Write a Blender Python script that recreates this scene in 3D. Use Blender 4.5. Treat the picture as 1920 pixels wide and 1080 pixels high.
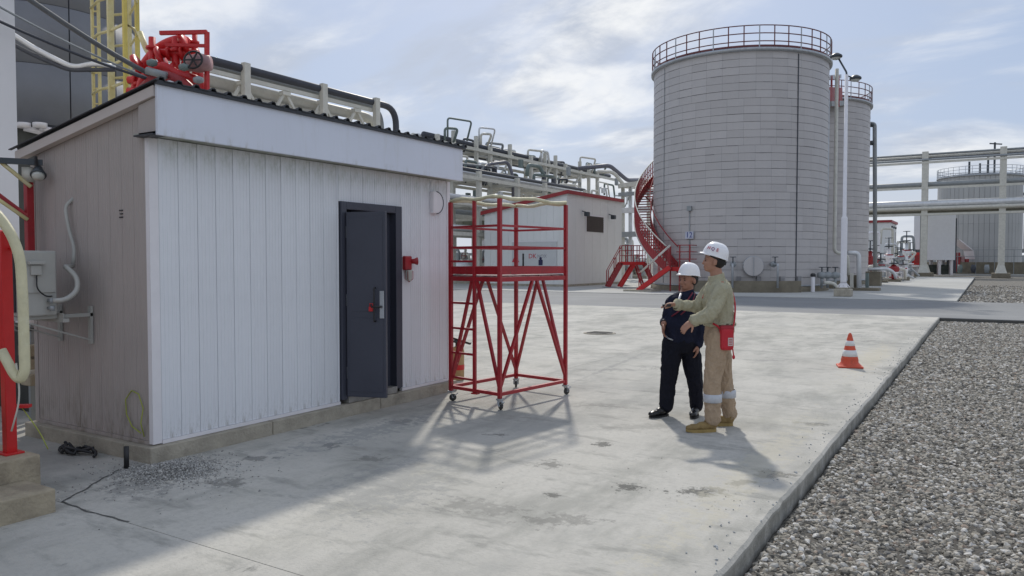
import bpy, bmesh, math, random
from mathutils import Vector, Matrix, noise as mnoise
R = math.radians
rnd = random.Random(7)
for o in list(bpy.data.objects): bpy.data.objects.remove(o)
sc = bpy.context.scene
col = sc.collection

# ------------------------------------------------------------------ camera
YAW = math.atan(890/1440.0); PITCH = math.atan(50/1440.0); EYE = 1.6
cam_d = bpy.data.cameras.new('camera'); cam = bpy.data.objects.new('camera', cam_d); col.objects.link(cam)
cam_d.sensor_width = 36; cam_d.lens = 27; cam_d.clip_start = .05; cam_d.clip_end = 6000
cam.location = (0, 0, EYE); cam.rotation_euler = (math.pi/2-PITCH, 0, YAW)
sc.camera = cam
# ------------------------------------------------------------------ light
SUN_EL = R(42.6); SUN_AZ = R(-29.6)          # azimuth measured from +Y towards +X
sdir = Vector((math.sin(SUN_AZ)*math.cos(SUN_EL), math.cos(SUN_AZ)*math.cos(SUN_EL), math.sin(SUN_EL)))
sl = bpy.data.lights.new('sun', 'SUN'); sl.energy = 2.5; sl.angle = R(2.2); sl.color = (1, .945, .85)
so = bpy.data.objects.new('sun', sl); col.objects.link(so)
so.rotation_euler = sdir.to_track_quat('Z', 'Y').to_euler()
w = bpy.data.worlds.new('World'); sc.world = w; w.use_nodes = True
nt = w.node_tree; N = nt.nodes; L = nt.links; N.clear()
def wn(t, **k):
    n = N.new(t)
    for a, b in k.items(): setattr(n, a, b)
    return n
out = wn('ShaderNodeOutputWorld'); bg = wn('ShaderNodeBackground'); bg.inputs[1].default_value = .1
sky = wn('ShaderNodeTexSky', sky_type='NISHITA', sun_disc=False, sun_elevation=SUN_EL, sun_rotation=SUN_AZ, air_density=1.0, dust_density=2.0)
tc = wn('ShaderNodeTexCoord'); sep = wn('ShaderNodeSeparateXYZ'); L.new(tc.outputs['Generated'], sep.inputs[0])
def wm(op, a, b=None):
    n = wn('ShaderNodeMath', operation=op)
    for i, v in enumerate((a, b)):
        if v is None: continue
        if isinstance(v, (int, float)): n.inputs[i].default_value = v
        else: L.new(v, n.inputs[i])
    return n.outputs[0]
zz = wm('ADD', wm('MAXIMUM', sep.outputs[2], 0.0), .22)
comb = wn('ShaderNodeCombineXYZ'); L.new(wm('DIVIDE', sep.outputs[0], zz), comb.inputs[0]); L.new(wm('DIVIDE', sep.outputs[1], zz), comb.inputs[1])
def cloud(scale, det, rough, lo, hi, off):
    mp = wn('ShaderNodeMapping'); mp.inputs['Location'].default_value = off; L.new(comb.outputs[0], mp.inputs[0])
    mp.inputs['Rotation'].default_value = (0, 0, .5); mp.inputs['Scale'].default_value = (1, 1.5, 1)
    n = wn('ShaderNodeTexNoise'); n.inputs['Scale'].default_value = scale; n.inputs['Detail'].default_value = det; n.inputs['Roughness'].default_value = rough
    n.inputs['Distortion'].default_value = .35
    L.new(mp.outputs[0], n.inputs[0])
    r = wn('ShaderNodeMapRange', interpolation_type='SMOOTHSTEP'); r.inputs[1].default_value = lo; r.inputs[2].default_value = hi; L.new(n.outputs[0], r.inputs[0])
    return r.outputs[0]
c1 = cloud(.95, 7, .55, .42, .60, (2.3, 1.1, 0)); c2 = cloud(2.0, 8, .60, .40, .64, (5.1, .4, 0))
mixc = wn('ShaderNodeMix', data_type='RGBA'); L.new(c2, mixc.inputs[0]); mixc.inputs[6].default_value = (5.3, 5.85, 6.9, 1); mixc.inputs[7].default_value = (9.3, 9.45, 9.6, 1)
blue = wn('ShaderNodeMix', data_type='RGBA'); blue.inputs[0].default_value = .75; L.new(sky.outputs[0], blue.inputs[6]); blue.inputs[7].default_value = (4.2, 5.25, 7.3, 1)
m1 = wn('ShaderNodeMix', data_type='RGBA'); L.new(c1, m1.inputs[0]); L.new(blue.outputs[2], m1.inputs[6]); L.new(mixc.outputs[2], m1.inputs[7])
# pale band of haze at the horizon, all the way round
hz = wn('ShaderNodeMapRange', interpolation_type='SMOOTHSTEP'); hz.inputs[1].default_value = 0.0; hz.inputs[2].default_value = .16; hz.inputs[3].default_value = .75; hz.inputs[4].default_value = 0
L.new(sep.outputs[2], hz.inputs[0])
m2 = wn('ShaderNodeMix', data_type='RGBA'); L.new(hz.outputs[0], m2.inputs[0]); L.new(m1.outputs[2], m2.inputs[6]); m2.inputs[7].default_value = (6.7, 7.1, 7.7, 1)
L.new(m2.outputs[2], bg.inputs[0]); L.new(bg.outputs[0], out.inputs[0])
sc.view_settings.view_transform = 'Standard'; sc.view_settings.look = 'None'; sc.view_settings.gamma = 1; sc.view_settings.exposure = 0
sc.view_settings.use_curve_mapping = False
sc.render.engine = 'CYCLES'
sc.cycles.max_bounces = 6; sc.cycles.diffuse_bounces = 4

# ------------------------------------------------------------------ survey helpers: a bearing and a distance become a place
HD = Vector((-math.sin(YAW), math.cos(YAW), 0)); RT = Vector((math.cos(YAW), math.sin(YAW), 0))
FW = HD*math.cos(PITCH)-Vector((0, 0, 1))*math.sin(PITCH); UP = HD*math.sin(PITCH)+Vector((0, 0, 1))*math.cos(PITCH)
def ray(px, py): return FW+RT*((px-960)/1440.0)-UP*((py-540)/1440.0)
def G(px, py, z=0.0):
    r = ray(px, py); return Vector((0, 0, EYE))+r*((z-EYE)/r.z)
def D(px, py, d): return Vector((0, 0, EYE))+ray(px, py)*d

# ------------------------------------------------------------------ materials
MATS = {}
def material(name, rgb, rough=.6, metal=0.0, var=.12, scale=3.0, detail=5, bump=0.0, bscale=30, rand=0.0, tint=None, stretch=(1, 1, 1), spec=.5, stains=None, coat=0):
    if name in MATS: return MATS[name]
    m = bpy.data.materials.new(name); m.use_nodes = True; t = m.node_tree; n = t.nodes; l = t.links
    b = n['Principled BSDF']; b.inputs['Roughness'].default_value = rough; b.inputs['Metallic'].default_value = metal
    b.inputs['Specular IOR Level'].default_value = spec
    if coat: b.inputs['Coat Weight'].default_value = coat
    c = n.new('ShaderNodeTexCoord'); mp = n.new('ShaderNodeMapping'); mp.inputs['Scale'].default_value = stretch; l.new(c.outputs['Object'], mp.inputs[0])
    no = n.new('ShaderNodeTexNoise'); no.inputs['Scale'].default_value = scale; no.inputs['Detail'].default_value = detail; no.inputs['Roughness'].default_value = .65
    l.new(mp.outputs[0], no.inputs[0])
    ra = n.new('ShaderNodeMapRange'); ra.inputs[1].default_value = .25; ra.inputs[2].default_value = .75; ra.inputs[3].default_value = 1-var; ra.inputs[4].default_value = 1+var
    l.new(no.outputs[0], ra.inputs[0]); f = ra.outputs[0]
    if rand:
        oi = n.new('ShaderNodeObjectInfo'); r2 = n.new('ShaderNodeMapRange'); r2.inputs[3].default_value = 1-rand; r2.inputs[4].default_value = 1+rand
        l.new(oi.outputs['Random'], r2.inputs[0]); mu = n.new('ShaderNodeMath'); mu.operation = 'MULTIPLY'; l.new(f, mu.inputs[0]); l.new(r2.outputs[0], mu.inputs[1]); f = mu.outputs[0]
    vm = n.new('ShaderNodeVectorMath'); vm.operation = 'SCALE'; vm.inputs[0].default_value = rgb; l.new(f, vm.inputs['Scale']); cur = vm.outputs[0]
    if stains:
        for st_ in stains:
            (srgb, sscale, lo, hi, amt, sst) = st_[:6]
            mp2 = n.new('ShaderNodeMapping'); mp2.inputs['Scale'].default_value = sst; mp2.inputs['Location'].default_value = (3.1*sscale, 1.7, .4); l.new(c.outputs['Object'], mp2.inputs[0])
            n2 = n.new('ShaderNodeTexNoise'); n2.inputs['Scale'].default_value = sscale; n2.inputs['Detail'].default_value = 7; n2.inputs['Roughness'].default_value = .7; l.new(mp2.outputs[0], n2.inputs[0])
            r3 = n.new('ShaderNodeMapRange'); r3.interpolation_type = 'SMOOTHSTEP'; r3.inputs[1].default_value = lo; r3.inputs[2].default_value = hi; r3.inputs[4].default_value = amt; l.new(n2.outputs[0], r3.inputs[0])
            fo = r3.outputs[0]
            if len(st_) > 6:      # only between two heights above the ground (mould under the eaves, splashes at the foot, painted shade low on the side wall)
                ge = n.new('ShaderNodeNewGeometry'); sx = n.new('ShaderNodeSeparateXYZ'); l.new(ge.outputs['Position'], sx.inputs[0])
                r4 = n.new('ShaderNodeMapRange'); r4.interpolation_type = 'SMOOTHSTEP'; r4.inputs[1].default_value = st_[6]; r4.inputs[2].default_value = st_[7]; l.new(sx.outputs[2], r4.inputs[0])
                mm = n.new('ShaderNodeMath'); mm.operation = 'MULTIPLY'; l.new(fo, mm.inputs[0]); l.new(r4.outputs[0], mm.inputs[1]); fo = mm.outputs[0]
            mx = n.new('ShaderNodeMix'); mx.data_type = 'RGBA'; l.new(fo, mx.inputs[0]); l.new(cur, mx.inputs[6]); mx.inputs[7].default_value = (*srgb, 1); cur = mx.outputs[2]
    l.new(cur, b.inputs['Base Color'])
    if bump:
        nb = n.new('ShaderNodeTexNoise'); nb.inputs['Scale'].default_value = bscale; nb.inputs['Detail'].default_value = 4; l.new(mp.outputs[0], nb.inputs[0])
        bp = n.new('ShaderNodeBump'); bp.inputs['Strength'].default_value = min(1, bump); bp.inputs['Distance'].default_value = .01*max(1, bump); l.new(nb.outputs[0], bp.inputs['Height']); l.new(bp.outputs[0], b.inputs['Normal'])
    MATS[name] = m; return m
M = material
Y1 = (1, 1, 1)
concrete = M('pale_concrete', (.495, .48, .44), .85, var=.17, scale=.55, bump=.5, bscale=60, rand=.025, spec=.25,
             stains=[((.27, .27, .245), 1.3, .45, .66, .7, (1, .45, 1)), ((.25, .255, .245), .42, .49, .66, .5, (1, .6, 1)), ((.24, .24, .22), 3.2, .52, .68, .65, (.5, 1.3, 1)), ((.56, .54, .47), .5, .5, .8, .6, Y1), ((.17, .17, .16), 5.5, .63, .74, .85, (1, .5, 1)), ((.38, .37, .34), 28, .45, .7, .5, Y1), ((.33, .33, .31), 9, .5, .8, .38, (.35, 1.6, 1)), ((.19, .185, .16), 6, .3, .6, .75, Y1, -.012, -.05)])
def spots(mat, lst):
    """oil and tyre smudges with a place and a size of their own on the slab"""
    t = mat.node_tree; n = t.nodes; l = t.links; b = n['Principled BSDF']; cur = b.inputs['Base Color'].links[0].from_socket
    ge = n.new('ShaderNodeNewGeometry'); no = n.new('ShaderNodeTexNoise'); no.inputs['Scale'].default_value = 9; no.inputs['Detail'].default_value = 8; no.inputs['Roughness'].default_value = .75; l.new(ge.outputs['Position'], no.inputs[0])
    for (x, y, rx, ry, ang, rgb, amt) in lst:
        mp = n.new('ShaderNodeMapping'); mp.vector_type = 'TEXTURE'; mp.inputs['Location'].default_value = (x, y, 0); mp.inputs['Rotation'].default_value = (0, 0, ang); mp.inputs['Scale'].default_value = (rx, ry, 1); l.new(ge.outputs['Position'], mp.inputs[0])
        ln = n.new('ShaderNodeVectorMath'); ln.operation = 'LENGTH'; l.new(mp.outputs[0], ln.inputs[0])
        ma = n.new('ShaderNodeMath'); ma.operation = 'MULTIPLY_ADD'; ma.inputs[1].default_value = -.30; l.new(ln.outputs['Value'], ma.inputs[0]); l.new(no.outputs[0], ma.inputs[2])
        mr = n.new('ShaderNodeMapRange'); mr.interpolation_type = 'SMOOTHSTEP'; mr.inputs[1].default_value = .34; mr.inputs[2].default_value = .44; mr.inputs[4].default_value = amt; l.new(ma.outputs[0], mr.inputs[0])
        mx = n.new('ShaderNodeMix'); mx.data_type = 'RGBA'; l.new(mr.outputs[0], mx.inputs[0]); l.new(cur, mx.inputs[6]); mx.inputs[7].default_value = (*rgb, 1); cur = mx.outputs[2]
    l.new(cur, b.inputs['Base Color'])
rs_ = random.Random(21); sp_ = []
for (px, py, rx, ry, k) in [(1180, 915, .16, .20, .9), (1320, 922, .42, .22, .9), (1390, 905, .25, .12, .7), (1130, 833, .16, .2, .8), (930, 815, .16, .14, .6), (1030, 870, .2, .25, .6), (1035, 930, .10, .12, .8), (620, 835, .2, .25, .7), (700, 860, .3, .2, .5), (1525, 795, .35, .25, .6), (1450, 890, .3, .3, .7), (1650, 700, .5, .5, .35), (1050, 975, .5, .25, .45), (420, 905, .35, .3, .6), (560, 800, .35, .2, .6), (1240, 690, .5, .4, .35), (1120, 760, .6, .3, .3), (900, 950, .7, .3, .35), (480, 860, .4, .16, .6), (760, 790, .4, .3, .5), (1640, 640, .8, .5, .25), (1200, 800, .9, .3, .25)]:
    p = G(px, py); sp_.append((p.x, p.y, rx, ry, YAW+rs_.uniform(-.4, .4), (.12, .12, .11), k))
for q in range(10):
    p = G(rs_.uniform(1080, 1700), rs_.uniform(610, 700)); sp_.append((p.x, p.y, rs_.uniform(.5, 1.2), rs_.uniform(.15, .4), YAW, (.20, .20, .19), .45))
spots(concrete, sp_)
# tyre tracks curving across the yard and broad darker patches beside the cabin
spots(concrete, [(-4.9, 5.4, .45, 2.2, 0, (.26, .27, .27), .6), (-5.1, 3.2, .6, .5, 0, (.22, .22, .21), .6), (-3.6, 4.2, .8, 1.6, .3, (.28, .285, .28), .5), (-1.5, 6.0, .35, 4.5, 0, (.50, .47, .38), .5), (-1.6, 14, .5, 5, 0, (.50, .46, .36), .6), (-3.4, 11, .10, 4.5, .12, (.27, .27, .26), .6), (-4.9, 11.3, .10, 4.6, .12, (.27, .27, .26), .6)])
apronm = M('apron_concrete', (.44, .44, .42), .85, var=.12, scale=.3, bump=.3, bscale=40, rand=.03, spec=.25, stains=[((.3, .3, .29), .5, .55, .75, .5, (.3, 1.5, 1))])
roadm = M('road_surface', (.225, .23, .235), .8, var=.12, scale=.35, bump=.4, bscale=80, spec=.3, stains=[((.30, .305, .30), .35, .5, .75, .6, (.25, 1.6, 1))])
joint = M('joint_filler', (.09, .09, .085), .9)
plinthm = M('plinth_concrete', (.38, .345, .28), .9, var=.25, scale=5, bump=1, bscale=40, stains=[((.22, .20, .16), 3, .5, .75, .7, Y1)])
stepm = M('step_concrete', (.38, .325, .235), .9, var=.22, scale=4, bump=1, bscale=35, stains=[((.22, .185, .14), 2.5, .48, .7, .75, Y1)])
gravel_far = M('gravel_ground', (.20, .188, .168), .95, var=.4, scale=14, detail=8, bump=2, bscale=26, spec=.2, stains=[((.12, .115, .10), 22, .5, .6, .8, Y1), ((.36, .35, .33), 30, .58, .66, .9, Y1)])
earth = M('gravel_bed', (.085, .078, .068), .95, var=.3, scale=20, bump=1, bscale=60)
white = M('white_panel', (.75, .765, .80), .42, var=.05, scale=1.2, bump=.15, bscale=8, rand=.02,
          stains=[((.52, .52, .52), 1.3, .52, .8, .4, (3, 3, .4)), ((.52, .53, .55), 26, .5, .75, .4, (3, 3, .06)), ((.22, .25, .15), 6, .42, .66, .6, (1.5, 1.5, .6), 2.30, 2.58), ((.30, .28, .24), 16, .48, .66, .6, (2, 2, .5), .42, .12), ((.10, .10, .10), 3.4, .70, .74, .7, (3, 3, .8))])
sidew = M('shaded_side_panel', (.41, .365, .34), .55, var=.07, scale=1.5, bump=.15, bscale=8, rand=.02,  # cabin's white cladding again, with the side's shade put into the colour
          stains=[((.35, .30, .29), .9, .45, .75, .5, (2, 2, .5)), ((.33, .30, .28), 18, .5, .8, .6, (3, 3, .06)), ((.20, .17, .13), 8, .42, .7, .8, (2, 2, .6), .7, .1)])  # last entry paints the shading that deepens towards the foot
fasc = M('fascia_panel', (.70, .735, .83), .38, var=.03, scale=1.0, stains=[((.58, .59, .60), 1.1, .5, .8, .5, Y1), ((.50, .50, .49), 9, .5, .8, .4, (1, 1, .12)), ((.42, .42, .38), 9, .5, .7, .7, (1, 1, .3), 2.66, 2.56)])
trimm = M('side_trim', (.56, .50, .465), .5, var=.06, scale=2)  # white trim darkened in its colour for the shaded side
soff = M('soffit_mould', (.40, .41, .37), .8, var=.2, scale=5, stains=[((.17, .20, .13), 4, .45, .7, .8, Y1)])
roofm = M('dark_roof_sheet', (.045, .048, .055), .5, .3, var=.2, scale=6)
navyd = M('dark_blue_door', (.052, .056, .078), .42, var=.08, scale=3, bump=.2, bscale=120)
black = M('black_plastic', (.02, .02, .022), .5, var=.1)
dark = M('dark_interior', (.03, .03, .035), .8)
red = M('red_paint', (.36, .018, .026), .42, var=.16, scale=7, bump=.2, bscale=60, stains=[((.20, .03, .03), 6, .55, .75, .7, Y1), ((.50, .20, .17), 13, .62, .70, .8, Y1), ((.16, .07, .04), 21, .62, .7, .8, Y1)])
redb = M('bright_red_paint', (.55, .018, .020), .4, var=.1, scale=6, bump=.15)
redd = M('far_red_paint', (.31, .028, .032), .5, var=.15, scale=3)
yel = M('faded_yellow_paint', (.62, .55, .28), .5, var=.16, scale=6, stains=[((.70, .66, .48), 5, .5, .7, .7, Y1), ((.30, .25, .10), 9, .64, .76, .7, Y1)])
yel2 = M('pale_yellow_wrap', (.60, .56, .37), .55, var=.12, scale=9, bump=.8, bscale=18, stains=[((.72, .70, .55), 5, .5, .7, .5, Y1)])
yelb = M('yellow_paint', (.62, .50, .12), .5, var=.12, scale=5)
galv = M('galvanised_steel', (.42, .44, .46), .45, .6, var=.2, scale=6)
silver = M('aluminium_cladding', (.66, .67, .68), .42, .35, var=.15, scale=2.5)
creamp = M('cream_steel', (.60, .585, .52), .55, var=.14, scale=4, stains=[((.32, .30, .25), 4, .58, .75, .6, Y1)])
greyp = M('grey_steel', (.30, .32, .33), .55, .2, var=.15, scale=3)
darkp = M('dark_pipe', (.05, .055, .07), .5, var=.15, scale=4)
darkg = M('dark_grey_cladding', (.18, .19, .215), .6, .1, var=.10, scale=1.2, rand=.03)
clad = M('tank_cladding', (.49, .465, .455), .5, .15, var=.07, scale=.5, rand=.055, stretch=(1, 1, 1), stains=[((.44, .43, .44), .9, .45, .75, .45, (1, 1, .25))])
clad3 = M('far_tank_cladding', (.42, .425, .42), .6, .05, var=.06, scale=.3, rand=.035)
seam = M('cladding_seam', (.25, .245, .25), .7, var=.6, scale=.9)
shedm = M('shed_cladding', (.74, .745, .73), .6, var=.06, scale=.5, stains=[((.64, .64, .60), .4, .5, .8, .5, (1, 1, .4))])
whitep = M('white_paint', (.78, .76, .78), .45, var=.06, scale=3)
mould = M('tank_ring_concrete', (.20, .175, .13), .9, var=.3, scale=1.5, bump=.5, bscale=10)
acm = M('grey_appliance_paint', (.42, .42, .39), .5, var=.1, scale=4)
lampg = M('lamp_housing', (.06, .07, .08), .4, .4)
skin = M('skin', (.42, .225, .155), .55, var=.08, scale=25, spec=.35)
skin2 = M('darker_skin', (.36, .185, .13), .55, var=.08, scale=25, spec=.35)
khj = M('khaki_cloth_jacket', (.43, .405, .29), .9, var=.10, scale=14, bump=1.6, bscale=34, spec=.1)
kht = M('khaki_cloth_trousers', (.42, .315, .22), .9, var=.12, scale=12, bump=1.6, bscale=32, spec=.1, stains=[((.34, .265, .20), 6, .5, .75, .6, Y1)])
navy = M('navy_cloth', (.016, .019, .038), .85, var=.2, scale=12, bump=1, bscale=20, spec=.15)
navt = M('black_cloth', (.013, .014, .022), .85, var=.2, scale=12, bump=1, bscale=20, spec=.15)
boot = M('tan_suede', (.27, .185, .075), .85, var=.2, scale=20, bump=.6, bscale=60)
sole = M('yellow_rubber_sole', (.33, .23, .08), .7, var=.2, scale=20)
bleather = M('black_leather', (.015, .015, .017), .32)
helm = M('white_helmet_plastic', (.88, .88, .90), .28, var=.03, scale=5)
hairm = M('dark_hair', (.015, .013, .012), .7)
refl = M('reflective_tape', (.50, .52, .56), .35, .1, var=.1, scale=20)
bagm = M('red_nylon', (.50, .015, .03), .6, var=.1, scale=15, bump=.6, bscale=40)
orange = M('orange_plastic', (.60, .08, .035), .55, var=.15, scale=12, stains=[((.30, .07, .04), 8, .5, .7, .6, Y1)])
ochre = M('ochre_paint', (.42, .27, .13), .7, var=.25, scale=9)
glassm = M('lamp_glass', (.55, .56, .52), .15)
bluep = M('blue_print', (.03, .05, .25), .6)
redprint = M('red_print', (.5, .03, .05), .6)
purple = M('purple_print', (.22, .05, .16), .6)
greygreen = M('teal_steel', (.16, .20, .19), .6, var=.2, scale=3)
rubble = M('grey_chippings', (.42, .43, .43), .9, var=.4, scale=40, rand=0)
wire = M('yellow_green_wire', (.35, .40, .06), .5)
brownm = M('dark_louvre', (.085, .07, .062), .7)
beigew = M('off_white_wall', (.83, .82, .82), .6, var=.05, scale=.8)

# ------------------------------------------------------------------ object helpers
class MB:
    def __init__(s): s.v = []; s.f = []; s.sm = []
    def add(s, vs, fs, smooth=False):
        o = len(s.v); s.v += [tuple(v) for v in vs]; s.f += [tuple(i+o for i in f) for f in fs]; s.sm += [smooth]*len(fs); return s
    def box(s, x0, x1, y0, y1, z0, z1, mat=None, ch=0):
        if ch:
            c = min(ch, (x1-x0)/2.1, (y1-y0)/2.1, (z1-z0)/2.1)
            bm = bmesh.new(); bmesh.ops.create_cube(bm, size=1)
            for v in bm.verts: v.co = Vector((x0+(v.co.x+.5)*(x1-x0), y0+(v.co.y+.5)*(y1-y0), z0+(v.co.z+.5)*(z1-z0)))
            bmesh.ops.bevel(bm, geom=bm.edges[:], offset=c, segments=2, profile=.5, affect='EDGES')
            bm.verts.index_update(); vs = [v.co.copy() for v in bm.verts]; fs = [[v.index for v in f.verts] for f in bm.faces]; bm.free()
            if mat: vs = [mat@v for v in vs]
            return s.add(vs, fs)
        vs = [Vector(p) for p in ((x0, y0, z0), (x1, y0, z0), (x1, y1, z0), (x0, y1, z0), (x0, y0, z1), (x1, y0, z1), (x1, y1, z1), (x0, y1, z1))]
        if mat: vs = [mat@v for v in vs]
        return s.add(vs, [(0, 3, 2, 1), (4, 5, 6, 7), (0, 1, 5, 4), (1, 2, 6, 5), (2, 3, 7, 6), (3, 0, 4, 7)])
    def bar(s, a, b, wd, ht=None, up=(0, 0, 1), ch=0):
        a = Vector(a); b = Vector(b); ht = ht or wd; d = b-a; Ln = d.length; d.normalize(); u = Vector(up)
        if abs(d.dot(u)) > .98: u = Vector((1, 0, 0))
        x = u.cross(d).normalized(); z = d.cross(x)
        m = Matrix.Translation(a)@Matrix(((x.x, d.x, z.x), (x.y, d.y, z.y), (x.z, d.z, z.z))).to_4x4()
        return s.box(-wd/2, wd/2, 0, Ln, -ht/2, ht/2, m, ch)
    def tube(s, pts, r, n=8, cap=True, rr=None, smooth=True):
        pts = [Vector(p) for p in pts]; k = len(pts); vs = []; fs = []
        d0 = (pts[1]-pts[0]).normalized(); u = Vector((0, 0, 1)) if abs(d0.z) < .9 else Vector((1, 0, 0)); x = u.cross(d0).normalized()
        for i, p in enumerate(pts):
            d = (pts[min(i+1, k-1)]-pts[max(i-1, 0)])
            if d.length < 1e-9: d = Vector((0, 0, 1))
            d.normalize(); x = (x-d*x.dot(d)).normalized(); y = d.cross(x); q = rr[i] if rr else r
            for j in range(n):
                a = 2*math.pi*j/n; vs.append(p+(x*math.cos(a)+y*math.sin(a))*q)
        for i in range(k-1):
            for j in range(n): fs.append((i*n+j, i*n+(j+1) % n, (i+1)*n+(j+1) % n, (i+1)*n+j))
        if cap: fs.append(tuple(range(n))[::-1]); fs.append(tuple((k-1)*n+j for j in range(n)))
        return s.add(vs, fs, smooth)
    def lathe(s, prof, c=(0, 0, 0), n=24, axis=None, a0=0, a1=2*math.pi, smooth=True):
        """prof: (radius, height) pairs round +Z at c; axis: other direction"""
        c = Vector(c); full = abs(a1-a0-2*math.pi) < 1e-6; m = n if full else n+1; vs = []; fs = []
        q = Vector((0, 0, 1)).rotation_difference(Vector(axis).normalized()) if axis is not None else None
        for (r, h) in prof:
            for j in range(m):
                a = a0+(a1-a0)*j/n; v = Vector((r*math.cos(a), r*math.sin(a), h))
                if q: v = q@v
                vs.append(c+v)
        for i in range(len(prof)-1):
            for j in range(n): fs.append((i*m+j, i*m+(j+1) % m, (i+1)*m+(j+1) % m, (i+1)*m+j))
        return s.add(vs, fs, smooth)
    def cyl(s, a, b, r, n=12): return s.tube([a, b], r, n)
    def build(s, name, mat, parent=None, kind=None, local=False):
        me = bpy.data.meshes.new(name)
        o0 = Vector((0, 0, 0))
        if parent is not None and not local:
            o0 = wloc(parent)
        me.from_pydata([(v[0]-o0.x, v[1]-o0.y, v[2]-o0.z) for v in s.v], [], s.f); me.materials.append(mat)
        me.polygons.foreach_set('use_smooth', s.sm)
        me.update()
        o = bpy.data.objects.new(name, me); col.objects.link(o)
        if parent is not None: o.parent = parent
        if kind: o['kind'] = kind
        return o
def wloc(o):
    v = Vector((0, 0, 0))
    while o is not None: v += o.location; o = o.parent
    return v
def bend(pts, r, seg=5):
    """polyline with rounded corners"""
    pts = [Vector(p) for p in pts]; o = [pts[0]]
    for i in range(1, len(pts)-1):
        a, b, c = pts[i-1], pts[i], pts[i+1]; q = min(r, (a-b).length*.49, (c-b).length*.49); p0 = b+(a-b).normalized()*q; p2 = b+(c-b).normalized()*q
        for k in range(seg+1):
            t = k/seg; o.append(p0*(1-t)**2+b*2*t*(1-t)+p2*t*t)
    o.append(pts[-1]); return o
def thing(name, label, cat, loc=(0, 0, 0), group=None, rz=0):
    o = bpy.data.objects.new(name, None); o.empty_display_size = .2; col.objects.link(o); o.location = loc; o.rotation_euler = (0, 0, rz); o['label'] = label; o['category'] = cat
    if group: o['group'] = group
    return o
def tag(o, label, cat, group=None):
    o['label'] = label; o['category'] = cat
    if group: o['group'] = group
    return o
def inst(o, parent, loc=None, rz=None, name=None):
    c = o.copy(); col.objects.link(c); c.parent = parent
    if loc is not None: c.location = loc
    if rz is not None: c.rotation_euler = (0, 0, rz)
    return c
def kids(o): return [c for c in bpy.data.objects if c.parent == o]
def copy_tree(root, loc, rz, label, group=None):
    r = root.copy(); col.objects.link(r); r.location = loc; r.rotation_euler = (0, 0, rz); r['label'] = label
    if group: r['group'] = group
    for ch in kids(root):
        c = ch.copy(); col.objects.link(c); c.parent = r
        for g in kids(ch):
            d = g.copy(); col.objects.link(d); d.parent = c
    return r
def letters(text, mat, m, size, name='lettering', parent=None, depth=.0015):
    cu = bpy.data.curves.new(name, 'FONT'); cu.body = text; cu.size = size; cu.extrude = depth; cu.align_x = 'CENTER'; cu.align_y = 'CENTER'; cu.resolution_u = 2
    t = bpy.data.objects.new('tmp', cu); col.objects.link(t); dg = bpy.context.evaluated_depsgraph_get(); me = bpy.data.meshes.new_from_object(t.evaluated_get(dg))
    bpy.data.objects.remove(t); me.transform(m); me.materials.clear(); me.materials.append(mat)
    if parent is not None: me.transform(Matrix.Translation(-wloc(parent)))
    o = bpy.data.objects.new(name, me); col.objects.link(o)
    if parent is not None: o.parent = parent
    return o
# ================================================================== THE SETTING
mb = MB(); mb.box(-1500, 1500, -300, 2500, -.5, -.16); g = mb.build('ground', gravel_far); g['kind'] = 'structure'
# concrete yard of cast panels on a dark joint bed
mb = MB(); mb.box(-45, -1.16, -6, 25.08, -.16, -.045); yard = mb.build('concrete_yard', joint); yard['kind'] = 'structure'
xs = [-45, -39, -33, -27, -21, -15.6, -10.4, -5.3, -1.13]; ys = [-6, -1.6, 2.72, 8.85, 14.98, 21.1, 25.08]
for i in range(len(xs)-1):
    for j in range(len(ys)-1):
        x0, x1, y0, y1 = xs[i]+.003, xs[i+1]-.003, ys[j]+.003, ys[j+1]-.003
        if i == len(xs)-2:
            # the edge panel: a cast lip with small chips knocked out of it
            k = 40; top = []; 
            for q in range(k+1):
                yy = y0+(y1-y0)*q/k; e = mnoise.noise(Vector((yy*1.3, 4.2, 0)))*.018+mnoise.noise(Vector((yy*7, 1.2, 3)))*.012
                top.append((x1+e, yy))
            vs = []; fs = []
            for (xx, yy) in top:
                vs += [(x0, yy, -.15), (x0, yy, 0), (xx-.02, yy, 0), (xx, yy, -.018), (xx+.004, yy, -.15)]
            for q in range(k):
                a = q*5; b = a+5
                for r_ in range(4): fs.append((a+r_, a+r_+1, b+r_+1, b+r_)[::-1])
            fs.append((0, 1, 2, 3, 4)[::1]); fs.append(tuple(k*5+z for z in (4, 3, 2, 1, 0)))
            m_ = MB(); m_.add(vs, fs)
        else:
            m_ = MB(); m_.box(x0, x1, y0, y1, -.05, 0)
        m_.build('slab_panel', concrete, yard)
mb = MB(); mb.box(-200, 60, 25.12, 35.42, -.16, -.012); rd = mb.build('road', roadm); rd['kind'] = 'structure'
mb = MB(); mb.box(-200, 60, 25.02+.065, 25.118, -.15, -.03); ed = mb.build('road_edge', joint); ed['kind'] = 'structure'
mb = MB(); mb.box(-80, -1.0, 35.46, 90, -.16, -.06); ap = mb.build('tank_apron', joint); ap['kind'] = 'structure'
ax = [-80, -66, -52, -38, -30, -22, -15, -8, -1.0]; ay = [35.46, 41, 47.5, 54, 62, 71, 80, 90]
for i in range(len(ax)-1):
    for j in range(len(ay)-1):
        m_ = MB(); m_.box(ax[i]+.01, ax[i+1]-.01, ay[j]+.01, ay[j+1]-.01, -.09, .01); m_.build('slab_panel', apronm, ap)
m_ = MB(); m_.box(-4.5, 9, 108, 121, -.16, .05); q = m_.build('far_concrete_pad', apronm); q['kind'] = 'structure'

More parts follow.
